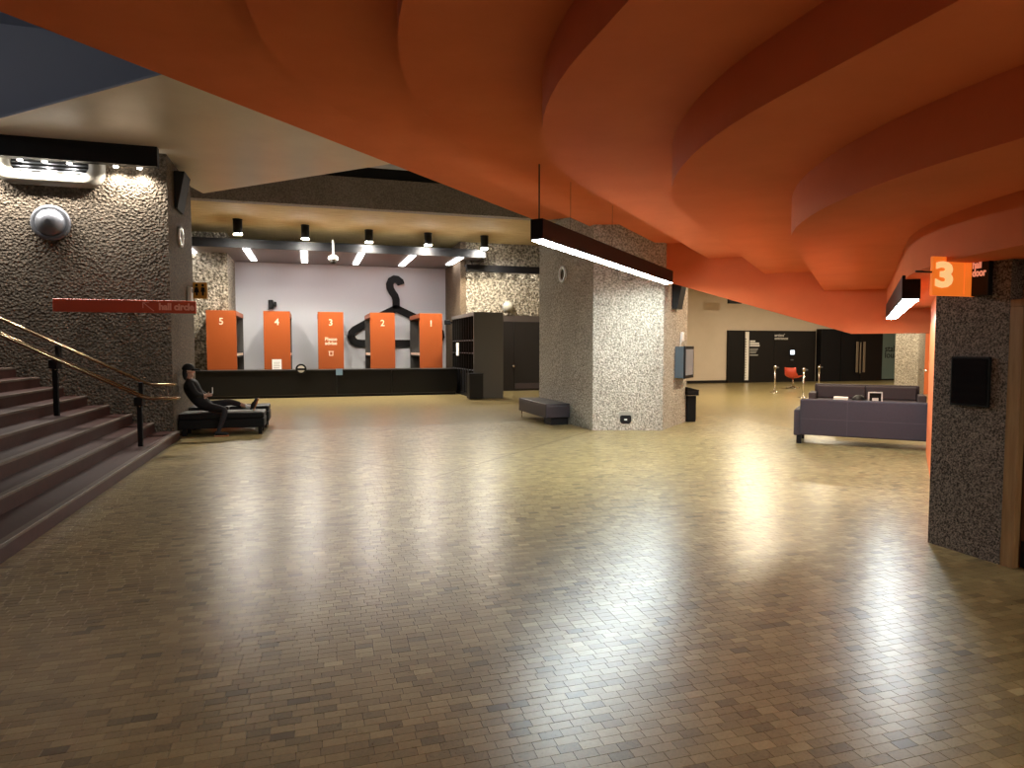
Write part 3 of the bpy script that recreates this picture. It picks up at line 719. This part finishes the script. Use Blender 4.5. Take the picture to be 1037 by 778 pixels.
# canopy with six light strips
zc = oy(335, 269, YWB).z
ycan = oz(330, 254.8, zc).y; xcan = oy(492, 266, ycan).x
cn = thing('cloakroom_canopy', 'dark suspended canopy with white light strips over the cloakroom', 'canopy', (xcan, ycan, zc))
hc = min(oy(330, 246, ycan).z-zc, ZB-zc-.02)
box('fascia', (-14, -.06, 0), (0, 0, hc), M['black'], cn, .004, 1)
box('fascia', (-.06, 0, 0), (0, YCR-ycan-.02, hc), M['black'], cn, .004, 1)
box('soffit', (-14, 0.0, .02), (-.06, YCR-ycan-.02, .08), M['canopy_grey'], cn)
box('soffit', (-14, YCR-ycan-.02, .02), (XR-xcan, YWB-ycan-.01, .08), M['canopy_grey'], cn)
for (n0, n1, f0, f1) in ((194, 196, 198, 201.5), (246, 252.5, 251.5, 257), (304.5, 311, 305, 310.5), (363, 369, 355.5, 361), (415, 421, 404.5, 410), (463.5, 469.5, 451, 457)):
    yn, yf = ycan+.15, YWB-.7
    x0, x1 = oy(n0, 256, yn).x, oy(n1, 256, yn).x; w = x1-x0
    if n0 == 194: x0, w = oy(196, 262, yn+1.4).x-.15, .25
    box('light_strip', (x0-xcan, .15, -.012), (x0-xcan+w*1.0, yf-ycan-(.9 if n0 > 460 else 0), .018), M['glow_panel'], cn)
# cans below the board-marked ceiling
for k, (px, pt_, pb_, w_) in enumerate(((240.5, 222, 237, 9), (309, 228, 241.5, 8), (373.5, 233, 245, 8), (433.5, 236.5, 248, 8), (490.5, 241, 251.5, 8))):
    c = oz(px, pt_, ZB); yc_ = min(c.y, ycan-.45); c = oy(px, pt_, yc_); sc_ = yc_/ray(px, pt_).y/F
    rr_ = w_/2*sc_; lo_ = c.z-(pb_-pt_)*sc_; hh_ = (ZB-lo_)/2; c.z = ZB-hh_
    lab = ['leftmost black can downlight on the yellowish concrete ceiling', 'second black can downlight from the left on the concrete ceiling', 'middle black can downlight of five, right of the dome camera', 'fourth black can downlight, above the giant hanger', 'rightmost black can downlight above the lockers'][k]
    t = thing('can_downlight', lab, 'downlight', (c.x, c.y, c.z), 0, 'black can downlights')
    lathe('can', [(rr_*.98, -hh_), (rr_, -hh_*.95), (rr_, hh_)], M['black'], t, 20)
    lathe('lens', [(rr_*.8, -hh_-.02), (rr_*.86, -hh_+.005)], M['glow_can'], t, 20)
    lathe('ceiling_plate', [(rr_*1.05, hh_-.03), (rr_*1.05, hh_)], M['black'], t, 20)
    spot('can_light', (0, 0, -hh_-.03), (0, 0, -1), LK['can'], (1.0, 0.85, 0.62), 165, .6, rr_*.7, t)
# dome camera and black camera
pt, pb = oy(337.5, 244, ycan-.25), oy(337.5, 263, ycan-.25)
dc = thing('dome_camera', 'white dome security camera hanging from a pole before the canopy', 'camera', pb)
tube('pole', [(0, 0, .1), (0, 0, pt.z-pb.z)], .035, M['white'], dc, 10); tube('arm', [(0, 0, pt.z-pb.z), (0, .2, pt.z-pb.z)], .035, M['white'], dc, 8)
lathe('housing', [(.16, -.02), (.175, .02), (.15, .1), (.06, .16)], M['white'], dc, 20); lathe('dome', [(.03, -.15), (.10, -.12), (.14, -.02)], M['panel_dark'], dc, 20)
p = oy(274.5, 308.5, YWB)
bc = thing('wall_camera', 'small black camera on white wall above panel four', 'camera', (p.x, YWB, p.z))
box('body', (-.09, -.25, -.17), (.09, -.02, .17), M['black'], bc, .02, 2); box('arm', (.12, -.2, -.08), (.2, -.01, .1), M['black'], bc, .01, 1)

# lockers
lk = oz(480, 404, 0); x0, y0 = lk.x, lk.y; x1 = oz(508.5, 403, 0).x; zl = oy(480, 316, y0).z; y1 = YCR-.06
t = thing('locker_bank', 'tall charcoal locker bank with dark open compartments beside the doors', 'lockers', (x0, y0, 0)); D = y1-y0; w = x1-x0
box('end_panel', (0, 0, 0), (w, .06, zl), M['grey_dark'], t, .004, 1); box('rear_panel', (w-.05, .06, 0), (w, D, zl), M['grey_dark'], t)
box('top_panel', (0, .06, zl-.12), (w-.05, D, zl), M['grey_dark'], t, .004, 1); box('plinth', (.03, .06, 0), (w-.05, D, .12), M['black'], t)
box('core', (.32, .06, .12), (w-.05, D, zl-.12), M['black_matt'], t)
nc = 9; zs = [.12, .95, 1.52, 1.95, zl-.12]
for k in range(nc+1): box('upright', (0.02, .06+k*(D-.12)/nc, .12), (.32, .09+k*(D-.12)/nc, zl-.12), M['panel_dark'], t)
for z in zs[1:-1]:
    sh_ = box('shelf', (.02, .06, z-.03), (.32, D-.03, z), M['panel_dark'], t)
    for k in range(nc): box('number_tag', (.008, .06+(k+.40)*(D-.12)/nc, z-.03), (.02, .06+(k+.58)*(D-.12)/nc, z+.01), M['grey_metal'], sh_)
for k in range(2, nc):
    box('locker_door', (.05, .10+k*(D-.12)/nc, .14), (.07, .055+(k+1)*(D-.12)/nc, .91), M['black'], t)
pp = ox(463, 354, x0-.02); box('notice', (-.03, pp.y-y0-.28, pp.z-.22), (-.012, pp.y-y0+.12, pp.z+.24), M['paper'], t)
t.children[-1]['label'] = 'white notice plate on the locker front'
pq = ox(456, 327, x0-.05); kc = thing('locker_camera', 'small black knob-like camera at the far end of the lockers', 'camera', (x0-.06, min(pq.y, y1-.1), pq.z))
box('body', (-.22, -.12, -.08), (-.02, .12, .10), M['black'], kc, .02, 2); box('mount', (-.04, -.04, -.03), (.056, .04, .03), M['black'], kc)
a, b = oy(475.5, 402.5, y0-.42), oy(489.5, 404.3, y0-.42); zt = oy(482, 379, y0-.42).z
cb = thing('low_black_cabinet', 'low black cabinet standing against the locker bank end', 'cabinet', (a.x, y0-.42, 0))
box('body', (0, 0, .03), (b.x-a.x, .40, zt), M['panel_dark'], cb, .006, 1); box('door', (.02, -.015, .06), (b.x-a.x-.02, 0, zt-.05), M['panel_dark'], cb, .003, 1); box('top', (-.01, -.02, zt), (b.x-a.x+.01, .40, zt+.02), M['black'], cb)

# double doors on the back right wall
d1 = struct_root('door_1', (0, YCR, 0)); xa2, xb2_ = oy(506, 380, YCR).x, oy(560, 380, YCR).x; zt = oy(530, 320, YCR).z; xm = oy(519, 380, YCR).x
box('frame', (xa2-.12, -.10, 0), (xb2_+.1, -.002, zt), mat('door_frame_dark', (.040, .030, .026), .5), d1)
le = box('door_leaf', (xa2-.04, -.13, .02), (xm, -.10, zt-.24), M['panel_dark'], d1, .004, 1)
le2 = box('door_leaf', (xm+.015, -.13, .02), (xb2_-.02, -.10, zt-.24), M['panel_dark'], d1, .004, 1)
box('kick_plate', (xm+.06, -.136, .08), (xb2_-.1, -.130, .30), mat('kick_plate', (.06, .05, .055), .3, .5), le2)
ph2 = oy(518, 371, YCR-.13); lathe('knob', [(.03, 0), (.055, .03), (.05, .07), (.02, .08)], M['chrome'], le2, 12, frame((ph2.x+.06, -.13, ph2.z), (1, 0, 0), (0, 0, 1)))
# wash trough over the doors
a, b = oy(472, 268, YCR-.35), oy(472, 275, YCR-.35)
tr = thing('wall_wash_trough', 'black wall-washing trough above the dark double doors', 'light', (a.x, YCR, b.z))
box('housing', (0, -.42, 0), (6.0, -.28, a.z-b.z), M['black'], tr, .004, 1); box('top_plate', (0, -.28, a.z-b.z-.05), (6.0, -.002, a.z-b.z), M['black'], tr)
for k in range(10):
    x = .22+k*.52
    lathe('lamp_head', [(.01, .10), (.035, .09), (.04, 0), (.03, -.004)], M['glow_wash'], tr, 10, Matrix.Translation((x, -.16, .06)))
    spot('wash_light', (x, -.16, .03), (0, .25, -1), LK['wash'], (1.0, .93, .80), 140, .8, .03, tr)
p = oy(514, 311, YCR)
gl = thing('globe_wall_light', 'small pale globe fitting on the bright hammered wall above the doors', 'wall fitting', (p.x, YCR, p.z))
lathe('globe', [(.05, 0), (.17, .03), (.21, .10), (.20, .18), (.13, .26), (.03, .29)], M['offwhite'], gl, 24, rx); lathe('base', [(.21, -.0), (.22, .02), (.2, .03)], M['grey_metal'], gl, 24, rx)

# ================================================================== COLUMN FITTINGS
nL = Vector((-1, -.027, 0)).normalized()
def on_plane(px, py, P0, nrm): r = ray(px, py); P0 = Vector(P0); return CAM + r*((P0-CAM).dot(nrm)/r.dot(nrm))
fdir = (Vector((6.87, 11.92, 0))-Vector((5.5, 12.34, 0))).normalized(); fn = Vector((fdir.y, -fdir.x, 0))
ldir = (Vector((5.5, 12.34, 0))-Vector((5.42, 15.4, 0))).normalized(); lnn = Vector((ldir.y, -ldir.x, 0))
cdir = (Vector((8.22, 13.2, 0))-Vector((6.87, 11.92, 0))).normalized(); cnn = Vector((cdir.y, -cdir.x, 0))
def ringfit(px, py, P0, d, nrm, r, lab, m, name='wall_ring_lamp', pm=None):
    p = on_plane(px, py, P0, nrm)
    t = thing(name, lab, 'wall fitting', p)
    mt = frame((0, 0, 0), d, (0, 0, 1))
    lathe('ring', [(r*.68, -.02), (r, -.02), (r, .04), (r*.68, .04), (r*.68, 0)], m, t, 28, mt); lathe('plate', [(r*.68, -.02), (r*.68, .012)], pm or M['conc_side'], t, 28, mt)
ringfit(570.5, 278, (5.5, 12.34, 0), ldir, lnn, .185, 'white oval ring on the shaded left face of the column', M['white'])
ringfit(635, 277, (5.5, 12.34, 0), fdir, fn, .20, 'faint concrete ring behind the strip lamp on the lit column face', M['conc_col'], pm=M['conc_col'])
p = on_plane(633.5, 425, (5.5, 12.34, 0), fn)
so = thing('floor_socket', 'small dark socket recess near the foot of the lit column face', 'socket', p)
mt = frame((0, 0, 0), fdir, (0, 0, 1))
def rrect(name, w, h, r, d, m, par, cut=True):
    pts = []
    for sx_, sz_, a0 in ((1, -1, -90), (1, 1, 0), (-1, 1, 90), (-1, -1, 180)):
        rr = r if sz_ < 0 or not cut else r*.5
        for k in range(6): an = math.radians(a0+18*k); pts.append(Vector((sx_*(w-rr)+rr*math.cos(an), sz_*(h-rr)+rr*math.sin(an), 0)))
    N = len(pts); vs = [mt @ (q+Vector((0, 0, d[0]))) for q in pts]+[mt @ (q+Vector((0, 0, d[1]))) for q in pts]
    return pymesh(name, vs, [tuple(range(N))[::-1], tuple(range(N, 2*N))]+[(i, (i+1) % N, N+(i+1) % N, N+i) for i in range(N)], m, par)
rrect('surround', .145, .115, .09, (-.01, .012), M['offwhite'], so); rrect('recess', .115, .088, .07, (.0, .016), M['black'], so); rrect('catch', .03, .014, .01, (.0, .02), M['white'], so)
so.children[-1].location = (0, 0, .045)
# bench at the column
a, b, c = oz(552, 431, 0), oz(578.5, 430.5, 0), oz(530.5, 420, 0)
bt = thing('vinyl_bench', 'low dark purple vinyl bench beside the column', 'bench', (0, 0, 0))
hb_ = .40; ub = (Vector((c.x, c.y, 0))-Vector((a.x, a.y, 0)))
x1b = 5.42; x0b = a.x+.12; y0b = a.y-.05; y1b = y0b+1.95
box('seat', (x0b-.12, y0b, .16), (x1b, y1b, hb_+.03), M['bench'], bt, .015, 2)
for k in range(2): box('cushion', (x0b-.12, y0b+k*(1.95)/2+.004, hb_+.02), (x1b, y0b+(k+1)*1.95/2-.004, hb_+.07), M['bench'], bt, .012, 2)
box('plinth', (x0b+.02, y0b+.06, 0), (x1b-.02, y0b+.5, .17), M['black'], bt)
for yy in (y1b-.12,): tube('leg', [(x0b-.08, yy, 0), (x0b-.08, yy, .17)], .012, M['chrome'], bt, 8); tube('leg', [(x1b-.05, yy, 0), (x1b-.05, yy, .17)], .012, M['chrome'], bt, 8)
# screen, handset, speaker on the chamfer
P0 = (6.87, 11.92, 0)
pl_, pb_ = on_plane(683.5, 351, P0, cnn), on_plane(683.5, 383, P0, cnn)
cf = Matrix((cdir, cnn, Vector((0, 0, 1)))).transposed().to_4x4()
scn = thing('wall_screen', 'boxed information screen mounted on the right side of column', 'screen', (pl_.x, pl_.y, pb_.z)); hS = pl_.z-pb_.z
box('case', (0, .0, 0), (.72, .20, hS), M['steel_blue'], scn, .006, 1, cf); fr_ = box('bezel', (-.005, .19, -.01), (.73, .225, hS+.01), M['black'], scn, .004, 1, cf)
box('display', (.06, .224, .06), (.67, .228, hS-.06), M['screen'], fr_, 0, 1, cf)
p = on_plane(689, 341, P0, cnn)
hs_ = thing('wall_handset', 'small white handset hanging above the boxed screen on column', 'handset', p)
box('body', (-.04, .0, -.11), (.10, .07, .10), M['white'], hs_, .025, 2, cf); tube('cable', [cf @ Vector((-.02, .03, -.10)), cf @ Vector((-.09, .03, -.15)), cf @ Vector((-.11, .03, -.22)), cf @ Vector((-.04, .05, -.27))], .008, M['white'], hs_, 6)
p = on_plane(682, 300, P0, cnn)
sk_ = thing('black_loudspeaker', 'black upright loudspeaker high on the right side of column', 'speaker', p)
bm = bmesh.new(); vv = box_bm(bm, (-.12, .002, -.27), (.26, .22, .29))
for v_ in vv:
    if v_.co.z < 0 and v_.co.y > .1: v_.co.y = .12
bm.transform(cf); bm_obj('cabinet', bm, M['black_matt'], sk_); box('bracket', (.02, .003, .29), (.10, .06, .33), M['black'], sk_, 0, 1, cf)
# bin
p = oz(701, 427.5, 0)
bn = thing('litter_bin', 'slim black litter bin standing right of the column', 'bin', (p.x, p.y+.12, 0))
box('body', (-.11, -.11, .03), (.11, .11, .60), M['black'], bn, .02, 2); box('base', (-.10, -.10, 0), (.10, .10, .035), M['panel_dark'], bn)
ld = box('lid', (-.15, -.15, .60), (.15, .15, .70), M['black'], bn, .015, 2)
bm = bmesh.new(); vv = box_bm(bm, (-.15, -.15, .70), (.15, .15, .80))
for v_ in vv:
    if v_.co.z > .75 and v_.co.x > 0: v_.co.z = .73
bm_obj('hood', bm, M['black'], bn)
box('band', (-.153, -.153, .60), (.153, .153, .615), M['chrome'], ld)

# ================================================================== RIGHT PIER: door, sign, notice board
d2 = struct_root('door_2', (PX, 0, 0)); zd = ox(1019, 311, PX).z
box('frame', (-.0, yd-.10, 0), (.10, yd-.0, zd), M['wood_frame'], d2, .004, 1); box('frame', (0, yd-1.3, zd), (.10, yd, zd+.055), M['wood_frame'], d2, .004, 1); box('frame', (0, yd-1.3, 0), (.10, yd-1.22, zd), M['wood_frame'], d2, .004, 1)
lf = box('door_leaf', (.06, yd-1.22, .01), (.10, yd-.105, zd), M['wood_door'], d2, .003, 1)
box('kick_plate', (.052, yd-1.2, .02), (.06, yd-.12, .22), M['black'], lf)
# sign: projecting orange box with a numeral, black plate on the wall
ysg = ox(987, 300, PX-.004).y
zt_, zb_ = ox(987, 262, PX).z, ox(987, 300.5, PX).z
xl = oy(945, 280, ysg).x; xj = oy(977, 280, ysg).x
sg = thing('hall_door_sign', 'lit orange box sign with numeral three projecting from the right pier', 'sign', (PX, ysg, zb_)); hS = zt_-zb_
box('box_face', (xl-PX, 0, 0), (xj-PX-.004, .03, hS), M['glow_sign'], sg, .004, 1)
box('return', (xj-PX, 0.0, 0), (-.002, .03, hS), M['glow_sign'], sg, .003, 1)
text('numeral', '3', hS*.98, M['glow_three'], frame((xl-PX+.02, -.003, hS*.20), (1, 0, 0), (0, 0, 1)), sg, .003, .014, fit=((xj-xl)*.55, hS*.68))
y2 = ox(1006, 280, PX).y
pl2 = box('plate', (-.05, y2-ysg, 0), (-.002, -.003, hS), M['black'], sg, .003, 1)
text('lettering', 'hall\ndoor', hS*.34, M['letter_lit'], frame((-.053, -.012, hS*.50), (0, -1, 0), (0, 0, 1)), pl2, .002, .003, 'LEFT', .75, fit=((ysg-y2)*.78, hS*.42))
tube('conduit', [(xl-PX, .015, hS*.6), (xl-PX-.16, .015, hS*.6)], .008, M['black'], sg, 6)
a, b = ox(966, 361, PX), ox(1003, 413, PX)
nb = thing('notice_board', 'black glossy framed notice board on the aggregate concrete pier', 'notice board', (PX, a.y, b.z)); wN = a.y-b.y; hN = a.z-b.z
box('frame', (-.03, -wN, 0), (-.002, 0, hN), M['black'], nb, .004, 1); box('pane', (-.034, -wN+.015, .015), (-.029, -.015, hN-.015), M['glass_dark'], nb)

# ================================================================== SOFAS + TABLE
def sofa(label, loc, rot, L, back_to_cam):
    t = thing('sofa', label, 'sofa', loc, rot, 'purple sofas')
    H = .79; aw = .16; D = .85; bt_ = .20
    bk = box('backrest', (aw*.0+.10, 0, .16), (L-.10, bt_, H), M['sofa'], t, .025, 3)
    for x in (0, L-aw): box('arm', (x, .03, .14), (x+aw, D, .60), M['sofa'], t, .025, 3)
    box('seat_base', (aw, bt_, .16), (L-aw, D-.02, .32), M['sofa'], t, .02, 2)
    n = 2
    for k in range(n): box('seat_cushion', (aw+k*(L-2*aw)/n+.004, bt_, .32), (aw+(k+1)*(L-2*aw)/n-.004, D, .45), M['sofa'], t, .03, 3)
    for k in range(n): box('back_cushion', (aw+k*(L-2*aw)/n+.004, bt_-.02, .45), (aw+(k+1)*(L-2*aw)/n-.004, bt_+.12, H-.03), M['sofa'], t, .03, 3)
    box('seam', (.11, -.003, .445), (L-.11, .004, .452), M['seam'], bk)
    for k in (1,): box('seam', (L*.36-.003, -.003, .17), (L*.36+.003, .004, H-.02), M['seam'], bk)
    for x in (.05, L-.13):
        for y in (.05, D-.14): box('leg', (x, y, 0), (x+.08, y+.08, .165), M['black'], t)
    return t
s1 = oz(803, 449, 0); sofa('purple-grey fabric sofa seen from behind near the right pier', (s1.x, s1.y, 0), math.radians(-45), 2.35, True)
s2 = oz(928, 391, .79)
# second sofa faces the first: local x runs towards the far left
s2l, s2r = oz(832, 388, .79), oz(925, 391, .79)
dv = Vector((s2r.x-s2l.x, s2r.y-s2l.y, 0)); L2s = 2.45
mid = (s2l+s2r)/2
cen = Vector((mid.x, mid.y, 0)); st2 = cen + B45*(L2s/2)
sofa('purple-grey sofa facing the camera behind the other sofa', (st2.x, st2.y, 0), math.radians(135), L2s, False)
tc = oz(877, 411, .46); ctb = thing('coffee_table', 'low dark coffee table between the two purple sofas', 'table', (tc.x, tc.y, 0), math.radians(-45))
box('top', (-.6, -.3, .42), (.6, .3, .46), M['black'], ctb, .005, 1)
for x in (-.55, .49):
    for y in (-.26, .20): box('leg', (x, y, 0), (x+.06, y+.06, .42), M['black'], ctb)
z_off = .40
def on_table(px, d): return Vector((tc.x, tc.y, 0)) + B45*d
p = on_table(0, .17)
fs_ = thing('display_frame', 'white-framed card holder standing on the coffee table', 'frame', (p.x, p.y, .46), math.radians(-30))
for lo, hi in (((-.14, 0, 0), (-.115, .02, .30)), ((.115, 0, 0), (.14, .02, .30)), ((-.14, 0, .275), (.14, .02, .30)), ((-.14, 0, 0), (.14, .02, .02))): box('frame_bar', lo, hi, M['white'], fs_)
box('card', (-.115, .006, .02), (.115, .012, .275), M['panel_dark'], fs_); box('print', (-.06, .002, .09), (.06, .006, .17), M['paper'], fs_)
p = on_table(0, -.50)
lfs = thing('leaflet_stack', 'stack of white leaflets on the coffee table', 'leaflets', (p.x, p.y, .46), math.radians(-45))
for k in range(5): box('leaflet', (-.16+.01*k, -.1, k*.035), (.16-.01*(k % 2), .1, k*.035+.03), M['paper'], lfs)
p = on_table(0, -.14)
bm = bmesh.new(); bmesh.ops.create_uvsphere(bm, u_segments=16, v_segments=10, radius=.16)
for v_ in bm.verts: v_.co.z = max(v_.co.z, -.07)*1.0+.07; v_.co.x *= 1.0; v_.co.y *= .8
bg = bm_obj('dark_bag', bm, M['black'], None, True); bg.location = (p.x, p.y, .46); tag(bg, 'small slumped black bag on the coffee table beside the card holder', 'bag')

# ================================================================== FAR RIGHT END
YP = YF-.12
def fx(px, y=YP): return oy(px, 360, y).x
def fz(py, px=780, y=YP): return oy(px, py, y).z
zt = fz(335)
pn = thing('black_wall_panelling', 'black panelled wall with white lettering at the far end', 'panelling', (fx(737), YF, 0)); bx = fx(737)
edges = [737, 753.5, 784, 826]
for k in range(3): box('panel', (fx(edges[k])-bx+.01, -.12, 0), (fx(edges[k+1])-bx-.01, -.002, zt), M['panel_dark2'] if k == 0 else M['panel_dark'], pn, .006, 1)
pr = box('white_strip', (fx(754.3)-bx, -.14, .12), (fx(758)-bx, -.121, zt-.06), M['paper'], pn)
boxes('tick', [((fx(754.3)-bx-.002, -.143, .2+k*.125), (fx(755.3)-bx, -.1405, .25+k*.125)) for k in range(int((zt-.4)/.125))], M['panel_dark'], pr)['kind'] = 'stuff'
text('lettering', "artists'\nentrance", .30, M['white'], frame((fx(784)-bx, -.125, fz(344)), (1, 0, 0), (0, 0, 1)), pn, .003, .002, 'LEFT', .80, fit=(fx(797.5)-fx(784), fz(338)-fz(344)))
boxes('lettering', [((fx(759.2)-bx, -.126, fz(346.5+k*2.2)), (fx((764.5, 768.5, 769)[k])-bx, -.121, fz(345+k*2.2))) for k in range(3)], M['white'], pn)
boxes('lettering', [((fx(759.2)-bx, -.126, fz(353.8+k*1.3)), (fx(767.5-k*.7)-bx, -.121, fz(353.2+k*1.3))) for k in range(4)]+[((fx(759.2)-bx, -.126, fz(360.2)), (fx(767.5)-bx, -.121, fz(359.2)))], mat('grey_letter', (.4, .4, .38), .6), pn)
ex = thing('hanging_sign', 'small black hanging sign box in front of the cream wall', 'sign', oy(744, 304.5, 26.0))
box('box', (-.35, -.06, -.14), (.35, .06, .12), M['black'], ex, .004, 1)
for s in (-.25, .25): tube('rod', [(s, 0, .12), (s, 0, 4.5-ex.location.z)], .012, M['black'], ex, 6)
# dark doors right of the panelling
d3 = struct_root('door_3', (fx(826), YP-.3, 0)); b3 = fx(826)
zt3 = fz(333.5, 840)
for k, (p0, p1) in enumerate(((826, 846), (846.5, 866), (866.5, 888))):
    lf = box('door_leaf', (fx(p0)-b3+.01, -.05, 0), (fx(p1)-b3-.01, .29, zt3), M['black'] if k < 2 else M['panel_dark'], d3, .006, 1)
    for q in {1: (861.5, ), 2: (868.5, )}.get(k, ()): 
        xq = fx(q)-b3; box('pull_handle', (xq-.07, -.14, fz(378)), (xq+.07, -.10, fz(346)), M['pull'], lf, .01, 1); box('handle_mount', (xq-.02, -.10, fz(350)), (xq+.02, -.05, fz(349)), M['pull'], lf)
    if k == 1: xq = fx(864.8)-b3; box('pull_handle', (xq-.035, -.14, fz(379)), (xq+.035, -.10, fz(346.5)), M['pull'], lf, .01, 1)
# teal glass panel with wording
tp = thing('teal_glass_panel', 'grey-green glass panel lettered stalls lounge left of far column', 'panel', (fx(888.5), YP-.28, 0)); bx4 = fx(888.5)
box('pane', (0, 0, 0), (fx(925)-bx4, .05, fz(336, 895)), M['teal_glass'], tp, .003, 1); box('rail', (0, -.02, 0), (fx(925)-bx4, .07, .08), M['black'], tp)
text('lettering', 'stalls\nlounge', .66, M['black'], frame((fx(891.5)-bx4, -.006, fz(364.5, 895)), (1, 0, 0), (0, 0, 1)), tp, .003, .003, 'LEFT', .72, fit=(fx(911)-fx(891.5), fz(349)-fz(364.5)))
# far column and orange wall with a rail
c0 = oz(905, 404, 0); c1_ = oz(928.5, 404, 0)
fc = tag(prism('far_column', [(c0.x, c0.y), (c1_.x, c1_.y), (c1_.x+1.0, c1_.y+.62), (c0.x+1.25, c0.y+.75)], 0, 4.5, M['conc_col']), 'pale hammered concrete column in the distance behind the sofas', 'column')
g0, g1 = oz(926, 399, 0), oz(941, 399, 0)
structure(prism('wall_far_orange', [(g0.x, g0.y), (g1.x+1, g1.y-1), (g1.x+1.3, g1.y-.7), (g0.x+.3, g0.y+.3)], 0, 4.5, M['orange_wall']))
r0, r1 = oz(926, 373, 1.0), oz(938, 376, .92)
rl = tag(tube('wall_rail', [r0-Vector((.06, .06, 0)), r1-Vector((.06, .06, 0))], .03, M['chrome'], None, 8), 'thin pale handrail along the far orange wall', 'handrail')
# stanchions
for k, (px, py) in enumerate(((784.5, 397.5), (813.5, 403), (829, 397))):
    p = oz(px, py, 0)
    t = thing('barrier_post', ['chrome barrier post left of the red chair', 'chrome barrier post right of the red chair, nearest the sofas', 'chrome barrier post before the dark doors'][k], 'post', p, 0, 'chrome barrier posts')
    lathe('base', [(.17, 0), (.17, .015), (.05, .04)], M['chrome'], t, 20); lathe('pole', [(.028, .03), (.028, .90)], M['chrome'], t, 14)
    hd = lathe('head', [(.045, .90), (.05, .92), (.05, .99), (.03, 1.01)], M['chrome'], t, 14); box('belt_clip', (.03, -.03, .92), (.14, .03, .97), M['grey_metal'], hd)
# red shell chair
p = oz(803, 393.5, 0)
rc = thing('red_chair', 'red-orange shell chair on a chrome swivel base at the far end', 'chair', p, math.radians(25))
prof = [(.24, .46), (.10, .44), (-.14, .45), (-.24, .52), (-.29, .66), (-.33, .86)]; vs, fs = [], []
for i, (x, z) in enumerate(prof):
    for k in range(7): s = (k-3)/3; vs.append((x+.05*s*s*(1 if i > 2 else .3), s*(.26-.03*(i > 3)), z+.09*s*s*(1 if i < 4 else .2)))
for i in range(len(prof)-1):
    for k in range(6): fs.append((i*7+k, i*7+k+1, (i+1)*7+k+1, (i+1)*7+k))
sh_ = pymesh('shell', vs, fs, M['chair_red'], rc, True); md = sh_.modifiers.new('thick', 'SOLIDIFY'); md.thickness = .025
tube('pedestal', [(-.02, 0, .06), (-.02, 0, .45)], .028, M['chrome'], rc, 10)
for k in range(4): a = math.pi/4+k*math.pi/2; tube('leg', [(-.02, 0, .08), (-.02+.28*math.cos(a), .28*math.sin(a), .02)], .02, M['chrome'], rc, 8)
p = oy(804, 357, YP-.16)
ms = thing('wall_tablet', 'small glowing screen on the black panelling above the chair', 'screen', (p.x, YF-.125, p.z))
box('case', (-.16, -.05, -.14), (.16, 0, .14), M['black'], ms, .01, 1); box('display', (-.12, -.056, -.10), (.12, -.05, .10), M['glow_screen'], ms)
box('keypad', (-.08, -.04, -.40), (.08, 0, -.34), M['grey_metal'], ms)

# ---- ceiling luminaires of the far lounge (hidden above the fascia line); coffee table one added to brighten rear sofa
for (x, y, wh) in ((14.5, 19.5, 'midway to the black panelling'), (20, 22, 'before the lettered black wall'), (26, 21, 'before the dark doors'), (13, 16.5, 'behind the litter bin'), (19, 15, 'above the far column'), (10.6, 10.9, 'added above the coffee table for the rear sofa')):
    t = thing('recessed_downlight', 'recessed square lounge downlight ' + wh, 'downlight', (x, y, 4.5), 0, 'lounge ceiling downlights')
    boxes('trim_ring', [((-.3, -.3, -.02), (.3, -.26, .0)), ((-.3, .26, -.02), (.3, .3, 0)), ((-.3, -.26, -.02), (-.26, .26, 0)), ((.26, -.26, -.02), (.3, .26, 0))], M['white'], t)
    box('lens', (-.26, -.26, -.012), (.26, .26, -.002), M['glow_lounge'], t)
    area('lounge_light', (0, 0, -.03), (.5, .5), LK['far'], (1.0, .86, .62), t)
